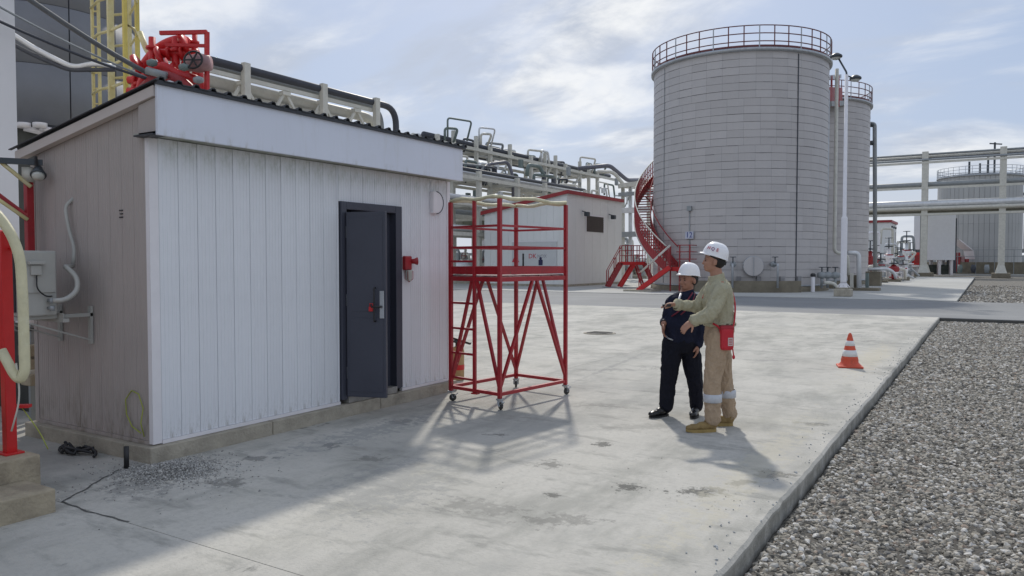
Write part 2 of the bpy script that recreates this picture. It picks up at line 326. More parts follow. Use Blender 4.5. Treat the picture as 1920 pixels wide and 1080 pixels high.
# gravel: real stones over the bed beside the slab
def stone_mesh(i):
    r_ = random.Random(100+i); bm = bmesh.new(); bmesh.ops.create_icosphere(bm, subdivisions=1, radius=1)
    sx, sy, sz = 1, r_.uniform(.6, .9), r_.uniform(.45, .7)
    for v in bm.verts: v.co = Vector((v.co.x*sx, v.co.y*sy, v.co.z*sz))*r_.uniform(.78, 1.15)
    me = bpy.data.meshes.new('stone'); bm.to_mesh(me); bm.free(); return me
gm = bpy.data.materials.new('gravel_stone'); gm.use_nodes = True
n = gm.node_tree.nodes; l = gm.node_tree.links; b = n['Principled BSDF']; b.inputs['Roughness'].default_value = .8; b.inputs['Specular IOR Level'].default_value = .3
oi = n.new('ShaderNodeObjectInfo'); cr = n.new('ShaderNodeValToRGB'); cr.color_ramp.interpolation = 'CONSTANT'
els = [(0, (.12, .112, .098)), (.14, (.30, .275, .23)), (.34, (.21, .195, .165)), (.48, (.39, .36, .31)), (.62, (.29, .265, .225)), (.70, (.49, .47, .43)), (.85, (.16, .155, .148)), (.91, (.31, .25, .20)), (.95, (.62, .60, .565))]
cr.color_ramp.elements[0].position = 0; cr.color_ramp.elements[0].color = (*els[0][1], 1); cr.color_ramp.elements[1].position = els[1][0]; cr.color_ramp.elements[1].color = (*els[1][1], 1)
for p, c in els[2:]: e = cr.color_ramp.elements.new(p); e.color = (*c, 1)
l.new(oi.outputs['Random'], cr.inputs[0]); l.new(cr.outputs[0], b.inputs['Base Color'])
scol = bpy.data.collections.new('stone_shapes')
for i in range(6):
    me = stone_mesh(i); me.materials.append(gm); so_ = bpy.data.objects.new('stone_shape', me); scol.objects.link(so_)
def scatter(name, rect, z, dens, smin, smax, label, cat='gravel', seed=0, verts=None, base=None, shapes=None):
    m_ = MB()
    if verts: m_.add(verts[0], verts[1])
    else:
        x0, x1, y0, y1 = rect; kx = max(1, int((x1-x0)/.5)); ky = max(1, int((y1-y0)/.5)); vs = []; fs = []
        for i in range(kx+1):
            for j in range(ky+1):
                X = x0+(x1-x0)*i/kx; Yy = y0+(y1-y0)*j/ky; vs.append((X, Yy, z+mnoise.noise(Vector((X*.9, Yy*.9, 0)))*.03))
        for i in range(kx):
            for j in range(ky): a = i*(ky+1)+j; fs.append((a, a+ky+1, a+ky+2, a+1))
        m_.add(vs, fs)
    o = m_.build(name, base or earth); o['kind'] = 'stuff'; o['label'] = label
    ng = bpy.data.node_groups.new(name, 'GeometryNodeTree'); ng.interface.new_socket('Geometry', in_out='INPUT', socket_type='NodeSocketGeometry'); ng.interface.new_socket('Geometry', in_out='OUTPUT', socket_type='NodeSocketGeometry')
    nn = ng.nodes; ll = ng.links; gi = nn.new('NodeGroupInput'); go = nn.new('NodeGroupOutput')
    dp = nn.new('GeometryNodeDistributePointsOnFaces'); dp.inputs['Density'].default_value = dens; dp.inputs['Seed'].default_value = seed; ll.new(gi.outputs[0], dp.inputs['Mesh'])
    ci = nn.new('GeometryNodeCollectionInfo'); ci.inputs['Collection'].default_value = shapes or scol; ci.inputs['Separate Children'].default_value = True; ci.inputs['Reset Children'].default_value = True
    ip = nn.new('GeometryNodeInstanceOnPoints'); ll.new(dp.outputs['Points'], ip.inputs['Points']); ll.new(ci.outputs[0], ip.inputs['Instance']); ip.inputs['Pick Instance'].default_value = True
    rv = nn.new('FunctionNodeRandomValue'); rv.data_type = 'FLOAT_VECTOR'; rv.inputs[0].default_value = (-.7, -.7, 0); rv.inputs[1].default_value = (.7, .7, 6.28); ll.new(rv.outputs[0], ip.inputs['Rotation'])
    rs = nn.new('FunctionNodeRandomValue'); rs.data_type = 'FLOAT'; rs.inputs[2].default_value = 0; rs.inputs[3].default_value = 1
    pw = nn.new('ShaderNodeMath'); pw.operation = 'POWER'; pw.inputs[1].default_value = 2.0; ll.new(rs.outputs[1], pw.inputs[0])
    ma = nn.new('ShaderNodeMath'); ma.operation = 'MULTIPLY_ADD'; ma.inputs[1].default_value = smax-smin; ma.inputs[2].default_value = smin; ll.new(pw.outputs[0], ma.inputs[0])
    ll.new(ma.outputs[0], ip.inputs['Scale'])
    jg = nn.new('GeometryNodeJoinGeometry'); ll.new(gi.outputs[0], jg.inputs[0]); ll.new(ip.outputs[0], jg.inputs[0]); ll.new(jg.outputs[0], go.inputs[0])
    md = o.modifiers.new('scatter', 'NODES'); md.node_group = ng
    return o
scatter('gravel', (-1.09, 6, 1.2, 12, ), -.118, 2000, .010, .034, 'bed of mixed grey and tan gravel along the concrete edge', seed=1)
scatter('gravel', (-1.09, 7, 12, 25.05), -.118, 950, .014, .044, 'farther stretch of grey gravel running up to the road', seed=2)
scatter('gravel', (-.95, 22, 35.5, 62), -.09, 60, .035, .09, 'grey gravel field across the road beyond the slab', seed=3)
# chippings heaped at the cabin corner, thinning out over the slab
def octa(m_, c, s_, r_):
    ax = [Vector((r_.gauss(0, 1), r_.gauss(0, 1), r_.gauss(0, .6))).normalized()]; u = ax[0].orthogonal().normalized(); v = ax[0].cross(u)
    a_, b_, c_ = ax[0]*s_*r_.uniform(.8, 1.4), u*s_*r_.uniform(.6, 1.1), v*s_*r_.uniform(.4, .9)
    m_.add([c+a_, c-a_, c+b_, c-b_, c+c_, c-c_], [(0, 2, 4), (2, 1, 4), (1, 3, 4), (3, 0, 4), (2, 0, 5), (1, 2, 5), (3, 1, 5), (0, 3, 5)])
hr_ = random.Random(9); mbs = [MB() for _ in range(3)]
for q in range(5200):
    dx, dy = hr_.gauss(0, .135), hr_.gauss(0, .135); dx += .35*dy*0
    if hr_.random() < .12: dx *= 2.1; dy *= 2.1
    x, y = -5.27+dx*1.15, 3.58+dy*1.1
    if x < -5.55 and y > 3.58: continue
    z = .055*math.exp(-(dx*dx+dy*dy)/.028)*hr_.uniform(.3, 1.05); octa(mbs[q % 3], Vector((x, y, z+.003)), hr_.uniform(.004, .0105), hr_)
hp = mbs[0].build('chippings_heap', M('chipping_light', (.52, .51, .48), .85)); hp['kind'] = 'stuff'; hp['label'] = 'small heap of loose grey chippings at the cabin corner'
for i_, c_ in ((1, (.37, .365, .35)), (2, (.25, .245, .235))): o = mbs[i_].build('chippings', M('chipping_%d' % i_, c_, .85), hp); o['kind'] = 'stuff'
# stones kicked from the gravel on to the slab edge
m_ = MB()
for q in range(260):
    y = hr_.uniform(2, 22); x = -1.15-abs(hr_.gauss(0, .10)); octa(m_, Vector((x, y, .004)), hr_.uniform(.004, .012), hr_)
o = m_.build('strayed_stones', rubble); o['kind'] = 'stuff'; o['label'] = 'few small stones strayed from the gravel on to the slab edge'
m_ = MB(); gr_ = random.Random(5)
for (px, py, sx, sy, k) in [(1180, 915, .16, .05, 34), (1320, 922, .3, .08, 24), (1130, 833, .12, .05, 22), (930, 815, .1, .04, 12), (1030, 870, .15, .06, 14), (1035, 930, .06, .03, 8), (1440, 885, .08, .03, 10), (940, 912, .05, .03, 6), (1340, 940, .25, .08, 26), (620, 835, .15, .05, 12), (1215, 870, .3, .1, 8), (850, 975, .02, .02, 2), (345, 955, .3, .15, 10)]:
    p = G(px, py)
    for q in range(k):
        c = p+RT*gr_.gauss(0, sx*.6)+HD*gr_.gauss(0, sy*2.2); s_ = gr_.uniform(.003, .007)
        vs = [c+Vector((gr_.uniform(-1, 1)*s_*1.3, gr_.uniform(-1, 1)*s_*1.3, .001+abs(gr_.uniform(0, 1))*s_*.5)) for _ in range(4)]
        m_.add(vs, [(0, 1, 2), (0, 2, 3), (0, 3, 1), (1, 3, 2)])
o = m_.build('scattered_grit', M('dark_grit', (.07, .07, .065), .9)); o['kind'] = 'stuff'; o['label'] = 'dark grit scattered in patches over the concrete'
# wandering crack by the stairs and cabin corner
def crack(pts, wd, lab):
    m_ = MB(); P_ = []
    for i in range(len(pts)-1):
        a, b_ = Vector(pts[i]), Vector(pts[i+1]); k = max(2, int((b_-a).length/.04))
        for q in range(k): P_.append(a.lerp(b_, q/k))
    P_.append(Vector(pts[-1])); vs = []; fs = []
    for i, p in enumerate(P_):
        d = (P_[min(i+1, len(P_)-1)]-P_[max(0, i-1)]).normalized(); nn_ = Vector((-d.y, d.x, 0)); off = mnoise.noise(p*9)*.02; w_ = wd*(.5+abs(mnoise.noise(p*14+Vector((3, 3, 3)))))
        vs += [p+nn_*(off-w_), p+nn_*(off+w_)]
    for v in vs: v.z = .0035
    for i in range(len(P_)-1): fs.append((2*i, 2*i+1, 2*i+3, 2*i+2))
    m_.add(vs, fs); o = m_.build('crack', joint); o['kind'] = 'structure'; return o
crack([(-5.20, 2.72, 0), (-5.45, 3.1, 0), (-5.72, 3.52, 0)], .010, '')
crack([(-5.20, 2.73, 0), (-4.95, 2.71, 0), (-4.45, 2.722, 0)], .009, '')

# manhole
t = thing('manhole_cover', 'round dark manhole cover set in the open slab right of the red scaffold', 'manhole cover', (-7.29, 15.5, 0))
m_ = MB(); m_.lathe([(.36, .0), (.36, .012), (.30, .014)], (-7.29, 15.5, 0), 28); m_.build('frame', plinthm, t)
m_ = MB(); m_.lathe([(.295, 0.004), (.295, .016), (.27, .02), (.0, .02)], (-7.29, 15.5, 0), 28)
for i in range(-3, 4): m_.box(-7.29-.22, -7.29+.22, 15.5+i*.06-.012, 15.5+i*.06+.012, .02, .026)
m_.build('cover', M('cast_iron', (.05, .05, .05), .7), t)

# ================================================================== THE CABIN
XF, Y0, Y1_, XB = -5.64, 3.676, 7.66, -7.39
cab = thing('control_cabin', 'white ribbed-panel cabin with open dark door and mono-pitch roof', 'cabin', (XF, Y0, 0))
# plinth in cast lengths
pls = [(Y0-.07, 4.82), (4.828, 6.3), (6.308, 7.72)]
for (a, b_) in pls:
    m_ = MB(); m_.box(XF-.3, XF+.07, a, b_, -.02, .125, ch=.008); m_.build('plinth', plinthm, cab)
m_ = MB(); m_.box(XB-.1, XF-.308, Y0-.07, Y0+.2, -.02, .125, ch=.008); m_.build('plinth', plinthm, cab)
m_ = MB(); m_.box(XB-.1, XF-.31, Y0+.21, 7.72, -.02, .11); m_.build('floor', plinthm, cab)
def plank(wd, h, mat, name='wall_panel', slant=0.0):
    """ribbed metal plank facing +x, from y=0 to wd, z=0..h ; slant lowers the top along y"""
    prof = [(-.02, .0015), (-.004, .0018), (0, .0045)]
    k = 5
    for i in range(1, k):
        c = wd*i/k; prof += [(0, c-.004), (-.0028, c), (0, c+.004)]
    prof += [(0, wd-.0045), (-.004, wd-.0018), (-.02, wd-.0015)]
    vs = []; n_ = len(prof)
    for (x, y) in prof: vs.append((x, y, 0))
    for (x, y) in prof: vs.append((x, y, h-slant*y))
    fs = [(i, i+1, n_+i+1, n_+i) for i in range(n_-1)]
    return MB().add(vs, fs)
pw_ = .1795; k = 0; y = Y0+.075
zt = 2.58
proto = {}
while y < Y1_-.06:
    wd = min(pw_, Y1_-.055-y)
    spans = [(.16, zt)]
    if y+wd > 5.76 and y < 6.73:
        if y < 5.76: wd = 5.76-y
        elif y < 6.72: spans = [(2.215, zt)]; wd = min(wd, 6.73-y)
    for (za, zb) in spans:
        key = (round(wd, 3), za)
        if key not in proto:
            o = plank(wd, zb-za, white).build('wall_panel', white, cab, local=True); proto[key] = o
        else: o = inst(proto[key], cab)
        o.location = (gr_.uniform(-.0012, .0012), y-Y0, za)
    y += wd
# side wall (faces -y), tops follow the roof pitch
def ztop(x): return 2.97-.165*(-5.43-x)          # roof underside
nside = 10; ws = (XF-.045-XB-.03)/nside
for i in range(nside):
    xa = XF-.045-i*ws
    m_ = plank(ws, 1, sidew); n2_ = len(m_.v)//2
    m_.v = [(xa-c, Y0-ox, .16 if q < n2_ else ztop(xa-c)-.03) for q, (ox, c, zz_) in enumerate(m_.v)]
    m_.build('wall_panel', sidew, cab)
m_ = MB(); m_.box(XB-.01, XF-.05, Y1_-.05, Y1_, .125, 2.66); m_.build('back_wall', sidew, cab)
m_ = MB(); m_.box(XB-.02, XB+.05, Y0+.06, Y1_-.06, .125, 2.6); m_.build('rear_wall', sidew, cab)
# corner trims and base flashing
m_ = MB(); m_.box(XF-.045, XF+.006, Y0-.006, Y0+.072, .135, 2.575); m_.build('corner_trim', whitep, cab)
m_ = MB(); m_.box(XF-.05, XF+.006, Y1_-.055, Y1_+.004, .135, 2.575); m_.build('corner_trim', whitep, cab)
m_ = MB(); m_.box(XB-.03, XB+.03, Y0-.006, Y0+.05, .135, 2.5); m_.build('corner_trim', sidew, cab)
m_ = MB(); m_.box(XF-.03, XF+.012, Y0+.074, 5.755, .128, .158); m_.box(XF-.03, XF+.012, 6.735, Y1_-.056, .128, .158); m_.build('base_flashing', whitep, cab)
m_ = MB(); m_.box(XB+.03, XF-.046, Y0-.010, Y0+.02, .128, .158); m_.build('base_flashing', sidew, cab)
# fascia box, side trim, soffit, roof sheet
XE = -5.43
m_ = MB(); m_.box(XE-.03, XE, Y0-.06, Y1_-.01, 2.572, 2.965, ch=.004); m_.build('fascia', fasc, cab)
m_ = MB(); m_.box(XF-.12, XE-.034, Y0-.05, Y1_-.02, 2.586, 2.606); m_.build('soffit', soff, cab)
# eave cheek: closes the box on the left side
def slab_y(pts, y0, y1):
    n_ = len(pts); vs = [(x, y0, z) for x, z in pts]+[(x, y1, z) for x, z in pts]; fs = [tuple(range(n_)), tuple(range(2*n_-1, n_-1, -1))]+[(i, n_+i, n_+(i+1) % n_, (i+1) % n_) for i in range(n_)]
    return MB().add(vs, fs)
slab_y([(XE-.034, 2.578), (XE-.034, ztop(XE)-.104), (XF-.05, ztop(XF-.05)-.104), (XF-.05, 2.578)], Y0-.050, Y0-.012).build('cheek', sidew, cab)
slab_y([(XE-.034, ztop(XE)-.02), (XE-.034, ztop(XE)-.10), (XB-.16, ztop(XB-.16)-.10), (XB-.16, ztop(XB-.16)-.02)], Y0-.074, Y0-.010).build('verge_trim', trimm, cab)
slab_y([(XE-.034, 2.573), (XE-.034, 2.585), (XF-.06, 2.585), (XF-.06, 2.573)], Y0-.09, Y0+.03).build('cheek_flashing', roofm, cab)
m_ = MB(); vs = []; fs = []; ny = 0
yy = Y0-.10; prof = []
while yy < Y1_+.06:
    for (dy, dz) in ((0, 0), (.028, 0), (.042, .026), (.072, .026), (.086, 0)): prof.append((yy+dy, dz))
    yy += .155
for (xx) in (XE+.035, XB-.22):
    for (a, dz) in prof: vs.append((xx, a, ztop(xx)+.012+dz))
for (xx) in (XE+.035, XB-.22):
    for (a, dz) in prof: vs.append((xx, a, ztop(xx)+.004+dz))
n_ = len(prof)
for i in range(n_-1):
    fs += [(i, n_+i, n_+i+1, i+1), (2*n_+i, 2*n_+i+1, 3*n_+i+1, 3*n_+i), (i, i+1, 2*n_+i+1, 2*n_+i)]
fs += [(0, 2*n_, 3*n_, n_)]
m_.add(vs, fs); m_.build('roof', roofm, cab)
m_ = MB(); m_.bar((XE+.012, Y0-.08, ztop(XE)), (XE+.012, Y1_+.02, ztop(XE)), .03, .03); m_.build('drip_edge', roofm, cab)
# door: frame, opened leaf, dim room behind
df = MB(); ya, yb = 5.768, 6.722
df.box(XF-.10, XF+.03, ya, ya+.075, .17, 2.215, ch=.004); df.box(XF-.10, XF+.03, yb-.105, yb, .17, 2.215, ch=.004); df.box(XF-.10, XF+.028, ya+.076, yb-.106, 2.135, 2.215, ch=.004)
fr = df.build('door_frame', navyd, cab)
m_ = MB(); m_.box(XF-.09, XF+.045, ya+.08, yb-.11, .128, .20, ch=.005); m_.build('sill', M('scuffed_steel', (.30, .29, .27), .6, .3, var=.3, scale=12), cab)
m_ = MB()
m_.box(XF-.115, XF-.06, yb-.17, yb-.106, .20, 2.13); m_.build('inner_jamb', navyd, cab)
hx, hy, th = XF+.035, ya+.085, R(71); lw = .43
dm = Matrix.Translation(Vector((hx, hy, 0)))@Matrix.Rotation(math.pi/2-th, 4, 'Z')     # local x runs along the leaf
leaf = MB().box(0, lw, -.045, 0, .205, 2.105, dm, ch=.006).build('door', navyd, cab)
MB().box(.03, lw-.03, -.0505, -.046, .26, 1.02, dm, ch=.002).box(.03, lw-.03, -.0505, -.046, 1.09, 2.05, dm, ch=.002).build('door_skin', navyd, leaf)
m_ = MB(); m_.box(lw-.062, lw-.014, -.062, -.051, 1.02, 1.30, dm, ch=.004); m_.build('lock_plate', galv, leaf)
m_ = MB(); 
m_.tube([dm@Vector((lw-.04, -.06, 1.14)), dm@Vector((lw-.04, -.11, 1.14)), dm@Vector((lw-.13, -.115, 1.14))], .010, 8)
m_.tube(bend([dm@Vector((lw-.11, -.05, 1.33)), dm@Vector((lw-.11, -.09, 1.33)), dm@Vector((lw-.11, -.09, .99)), dm@Vector((lw-.11, -.05, .99))], .03), .009, 8)
m_.build('door_handle', black, leaf)
m_ = MB(); m_.box(lw-.175, lw-.125, -.08, -.052, 1.09, 1.14, dm, ch=.008); m_.tube([dm@Vector((lw-.165, -.065, 1.14)), dm@Vector((lw-.165, -.065, 1.17)), dm@Vector((lw-.135, -.065, 1.17)), dm@Vector((lw-.135, -.065, 1.14))], .005, 6); m_.build('red_padlock', redb, leaf)
for z in (.45, 1.2, 1.9): MB().cyl((hx-.002, hy-.012, z-.06), (hx-.002, hy-.012, z+.06), .013, 8).build('hinge', galv, leaf)
# room shell seen through the gap
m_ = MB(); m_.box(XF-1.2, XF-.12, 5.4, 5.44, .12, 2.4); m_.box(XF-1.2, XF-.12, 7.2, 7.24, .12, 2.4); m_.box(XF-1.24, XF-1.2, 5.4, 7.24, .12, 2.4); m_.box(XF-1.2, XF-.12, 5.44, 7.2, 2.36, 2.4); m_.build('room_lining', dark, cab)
# things on the walls
t = thing('alarm_sounder', 'red alarm sounder with a caged lamp under it right of the open door', 'alarm', (XF, 6.86, 1.6))
ys_ = 6.83
MB().box(XF, XF+.05, ys_-.075, ys_+.045, 1.50, 1.66, ch=.012).build('housing', red, t)
m_ = MB(); m_.lathe([(.0, 0), (.025, 0), (.03, .05), (.046, .085), (.040, .088), (.02, .04)], (XF+.03, ys_+.03, 1.60), 18, axis=(.6, .8, .02)); m_.build('horn', red, t)
m_ = MB(); m_.lathe([(.04, .0), (.042, -.02), (.038, -.024), (.034, -.10), (.022, -.125), (0, -.128)], (XF+.055, ys_-.02, 1.50), 16); m_.build('lamp_glass', glassm, t)
m_ = MB()
for a in range(4):
    c, s_ = math.cos(a*math.pi/2+.4)*.046, math.sin(a*math.pi/2+.4)*.046
    m_.tube([(XF+.055+c, ys_-.02+s_, 1.49), (XF+.055+c, ys_-.02+s_, 1.40), (XF+.055, ys_-.02, 1.365)], .0035, 5)
m_.build('lamp_cage', red, t)
t = thing('wall_lamp', 'white half-round wall lamp high at the right end of the cabin front', 'lamp', (XF, 7.36, 2.3))
yl, zl = 7.34, 2.30
MB().box(XF-.002, XF+.055, yl-.07, yl+.0, zl-.13, zl+.13, ch=.008).build('lamp_body', whitep, t)
vs = [(XF+.05, yl, zl-.13)]; pr = [(yl+.001+.135*math.sin(a*math.pi/12), zl-.13*math.cos(a*math.pi/12)) for a in range(13)]
n_ = len(pr); m_ = MB(); m_.add([(XF+.01, y, z) for y, z in pr]+[(XF+.045, y, z) for y, z in pr], [tuple(range(n_))[::-1], tuple(range(n_, 2*n_))]+[(i, i+1, n_+i+1, n_+i) for i in range(n_-1)]); m_.build('lamp_cover', whitep, t)
m_ = MB(); m_.tube([(XF+.046, y, z) for y, z in pr], .006, 6, cap=True); m_.build('lamp_rim', lampg, t)
m_ = MB(); m_.tube([(XF+.004, yl-.05, zl+.14), (XF+.004, yl-.05, 2.55)], .006, 6); m_.build('cable', whitep, t)
# vent slots on the side wall
t = thing('wall_vent', 'small group of three dark slots high on the cabin side wall', 'vent', (-6.02, Y0, 1.95))
for i in range(3): MB().box(-6.05+.01*(i % 2), -6.0, Y0-.006, Y0+.01, 1.955+i*.028, 1.965+i*.028).build('slot', black, t)
# earth wire, hose, pipe stub by the corner
p0 = Vector((-5.78, Y0-.02, 0))
m_ = MB(); m_.tube([(-5.74, Y0-.015, .19), (-5.76, Y0-.03, .30), (-5.74, Y0-.02, .42), (-5.80, Y0-.02, .53), (-5.90, Y0-.015, .55), (-5.98, Y0-.02, .47), (-5.97, Y0-.02, .35), (-5.88, Y0-.03, .26), (-5.76, Y0-.03, .22)], .005, 6)
tag(m_.build('earth_wire', wire), 'loop of yellow-green earth wire on the cabin side wall near the corner', 'wire')
m_ = MB(); m_.cyl((-5.63, 3.44, 0), (-5.635, 3.445, .17), .019, 10); tag(m_.build('pipe_stub', black), 'short black pipe stub standing at the cabin corner', 'pipe')
m_ = MB(); hs = []
for i in range(40):
    a = i*.42; hs.append((-6.30+.17*math.cos(a)*(1-.3*i/40)-.006*i, 3.47+.06*math.sin(a*1.3), .018+.012*(i % 5)))
m_.tube(hs, .013, 6); tag(m_.build('hose', black), 'tangled black hose lying beside the cabin plinth', 'hose')
# air conditioner outdoor unit
t = thing('air_conditioner', 'grey air conditioner outdoor unit on a bracket on the cabin side wall', 'air conditioner', (-6.75, 3.45, 1.15))
ac = MB().box(-7.06, -6.40, 3.06, 3.35, 1.165, 1.685, ch=.012); ac.build('casing', acm, t)
MB().box(-6.4, -6.388, 3.075, 3.335, 1.35, 1.67, ch=.004).build('service_panel', acm, t)
MB().box(-6.389, -6.365, 3.14, 3.22, 1.49, 1.57, ch=.006).box(-6.389, -6.345, 3.12, 3.24, 1.575, 1.60, ch=.004).build('terminal_cover', acm, t)
m_ = MB(); m_.box(-7.04, -6.44, 3.048, 3.058, 1.2, 1.66); m_.build('fan_grille', dark, t)
m_ = MB(); m_.tube(bend([(-6.372, 3.18, 1.49), (-6.355, 3.17, 1.38), (-6.355, 3.24, 1.32), (-6.385, 3.30, 1.32)], .05), .006, 6); m_.build('cable', black, t)
m_ = MB()
for zz_ in (1.285, 1.225): m_.cyl((-6.40, 3.28, zz_), (-6.33, 3.28, zz_), .013, 8).cyl((-6.345, 3.28, zz_-.02), (-6.345, 3.28, zz_+.02), .02, 8)
m_.build('service_valve', greyp, t)
m_ = MB(); m_.tube(bend([(-6.33, 3.28, 1.285), (-6.29, 3.36, 1.29), (-6.29, 3.455, 1.36), (-6.32, 3.47, 1.47), (-6.40, 3.42, 1.56), (-6.55, 3.5, 1.55), (-6.66, 3.62, 1.56)], .07, 6), .021, 8); m_.build('pipe_loop', acm, t)
m_ = MB(); m_.tube(bend([(-6.66, 3.62, 1.56), (-6.66, 3.64, 1.7), (-6.74, 3.63, 1.9), (-6.78, 3.63, 2.08), (-6.74, 3.69, 2.15)], .06, 4), .016, 8); m_.build('refrigerant_pipe', acm, t)
for xx in (-6.95, -6.47):
    m_ = MB(); m_.box(xx-.02, xx+.02, 3.04, 3.67, 1.135, 1.163); m_.bar((xx, 3.10, 1.13), (xx, 3.66, .93), .025, .012); m_.box(xx-.02, xx+.02, 3.645, 3.668, .9, 1.22); m_.build('bracket', acm, t)
MB().box(-7.05, -6.36, 3.37, 3.42, 1.105, 1.134).box(-7.05, -6.36, 3.372, 3.376, 1.135, 1.18).build('bracket_rail', acm, t)
# ================================================================== STAIR FOOT AND RAILINGS, LEFT
st = thing('concrete_steps', 'worn concrete steps at the foot of the red stair in the left corner', 'steps', (-5.2, 2.3, 0))
MB().box(-5.40, -5.03, .4, 2.60, -.01, .152, ch=.012).build('step', stepm, st)
MB().box(-6.6, -5.405, .4, 2.70, -.01, .302, ch=.012).build('step', stepm, st)
MB().box(-7.9, -5.9, .4, 2.14, .303, .46, ch=.01).build('step', stepm, st)
sr = thing('stair_railing', 'red stair post with thick pale yellow handrail curling back to it', 'railing', (-5.33, 2.48, .3))
px_, py_ = G(19, 848, .31).x, G(19, 848, .31).y
m_ = MB(); m_.bar((px_, py_, .31), D(7, 432, 4.97), .066, .066, up=(0, 1, 0), ch=.005); m_.build('post', redb, sr)
MB().box(px_-.07, px_+.07, py_-.06, py_+.06, .302, .316, ch=.003).build('base_plate', redb, sr)
hr = [(-5.60, 2.30, 2.12), (-5.37, 2.455, 1.90), (-5.29, 2.50, 1.76), (-5.247, 2.522, 1.62), (-5.228, 2.523, 1.36), (-5.205, 2.515, .90), (-5.235, 2.502, .84), (-5.275, 2.482, .88), (-5.36, 2.45, 1.03)]
m_ = MB(); m_.tube(bend([(-6.6, 1.55, 2.95)]+hr, .07, 4), .031, 12); m_.build('handrail', yel2, sr)
MB().bar((px_, py_, 1.72), (-5.27, 2.505, 1.66), .02).build('bracket', redb, sr)
m_ = MB(); m_.bar((px_, py_+.02, .62), (px_+.09, py_+.09, .62), .05, .02); m_.tube(bend([(px_+.05, py_+.05, .62), (px_+.11, py_+.10, .5), (px_+.15, py_+.13, .36), (px_+.16, py_+.20, .315)], .06), .006, 6) if False else None; m_.build('bracket', redb, sr)
m_ = MB(); m_.tube(bend([(px_+.05, py_+.05, .62), (px_+.11, py_+.10, .5), (px_+.12, py_+.14, .42), (px_+.15, py_+.17, .315)], .06), .0035, 6); m_.build('earth_wire', wire, sr)
m_ = MB(); m_.tube(bend([(-5.26, 2.49, .95), (-5.28, 2.52, .72), (-5.36, 2.50, .5)], .1), .006, 6); m_.build('cable', creamp, sr)
m_ = MB(); m_.bar((-5.5, 2.36, .50), (-7.6, 1.9, 1.75), .035, .22); m_.build('stringer', redb, sr)
m_ = MB(); m_.bar((px_-.03, py_, 1.15), (-7.2, 1.5, 2.3), .04, .04); m_.build('mid_rail', redb, sr)
fr_ = thing('landing_railing', 'red and cream landing rail with a black cross bar behind the near stair post', 'railing', (-7.24, 3.56, 0))
k_ = 6.8
pp = D(53, 318, k_); pq = D(53, 470, k_)
m_ = MB(); m_.box(pp.x-.03, pp.x+.03, pp.y-.03, pp.y+.03, 1.15, 2.33, ch=.004); m_.build('post', red, fr_)
m_ = MB(); m_.cyl((pp.x, pp.y, 2.30), (pp.x, pp.y, 2.43), .05, 12); m_.build('post_cap', creamp, fr_)
m_ = MB(); m_.bar(D(-60, 298, k_-.25), D(80, 305, k_), .045, .05); m_.build('cross_bar', lampg, fr_)
m_ = MB(); m_.tube([D(-50, 270, k_-.25), D(3, 305, k_-.12), D(58, 350, k_-.08)], .018, 8); m_.tube([D(-50, 340, k_-.25), D(0, 376, k_-.15), D(52, 412, k_-.08)], .016, 8); m_.build('handrail', yel, fr_)
m_ = MB(); m_.bar(D(-50, 333, k_-.2), D(53, 410, k_), .04, .06); m_.build('mid_rail', red, fr_)
t = thing('floodlight', 'small floodlight hanging at the end of the black bar by the cabin wall', 'lamp', D(72, 325, 6.72))
a = D(72, 325, 6.72); m_ = MB(); m_.lathe([(0, .07), (.03, .07), (.045, .02), (.065, -.02), (.06, -.03), (0, -.025)], a, 16, axis=(-.5, .3, .7)); m_.build('housing', lampg, t)
m_ = MB(); m_.lathe([(0, 0), (.052, 0), (.045, -.022), (0, -.034)], a-Vector((-.5, .3, .7))*.033, 16, axis=(-.5, .3, .7)); m_.build('lens', glassm, t)
m_ = MB(); m_.bar(a+Vector((-.02, 0, .05)), a+Vector((-.04, 0, .15)), .02); m_.build('bracket', black, t)

# ================================================================== RED ROLLING SCAFFOLD
A = Vector((-5.20, 7.085, 0)); B = Vector((-4.446, 6.942, 0)); C_ = Vector((-4.277, 8.138, 0)); Dd = Vector((-5.05, 8.27, 0))
sf = thing('rolling_platform', 'red tubular rolling work platform with pale yellow top rail on four casters', 'platform', B)
def post(p, z0, z1, wd=.042):
    m_ = MB(); m_.box(p.x-wd/2, p.x+wd/2, p.y-wd/2, p.y+wd/2, z0, z1, ch=.004); return m_.build('post', red, sf)
for p in (A, B, C_, Dd): post(p, .12, 2.27)
E_ = A.lerp(B, .5)
for p in (E_,): post(p, .14, 2.27, .036)
def rail(name, z, mat, wd, off=0, sides=((A, B), (B, C_), (C_, Dd), (Dd, A)), ht=None):
    for a, b_ in sides:
        d = (b_-a).normalized()*.022; MB().bar(a+d+Vector((0, 0, z)), b_-d+Vector((0, 0, z)), wd, ht or wd).build(name, mat, sf)
rail('bottom_rail', .165, red, .036); rail('guard_rail', 1.985, red, .024); rail('guard_rail', 1.755, red, .026)
rail('platform_beam', 1.405, red, .034, ht=.05)
rail('toe_board', 1.50, red, .006, ht=.085)
# yellow handrail, wrapped, slightly wavy
for a, b_ in ((A, B), (B, C_), (C_, Dd), (Dd, A)):
    pts = [a.lerp(b_, q/8)+Vector((0, 0, 2.29+.012*math.sin(q*1.3+a.x*5))) for q in range(9)]; m_ = MB(); m_.tube(pts, .02, 8, rr=[.018+.004*abs(math.sin(q*2.1)) for q in range(9)]); m_.build('handrail', yel2, sf)
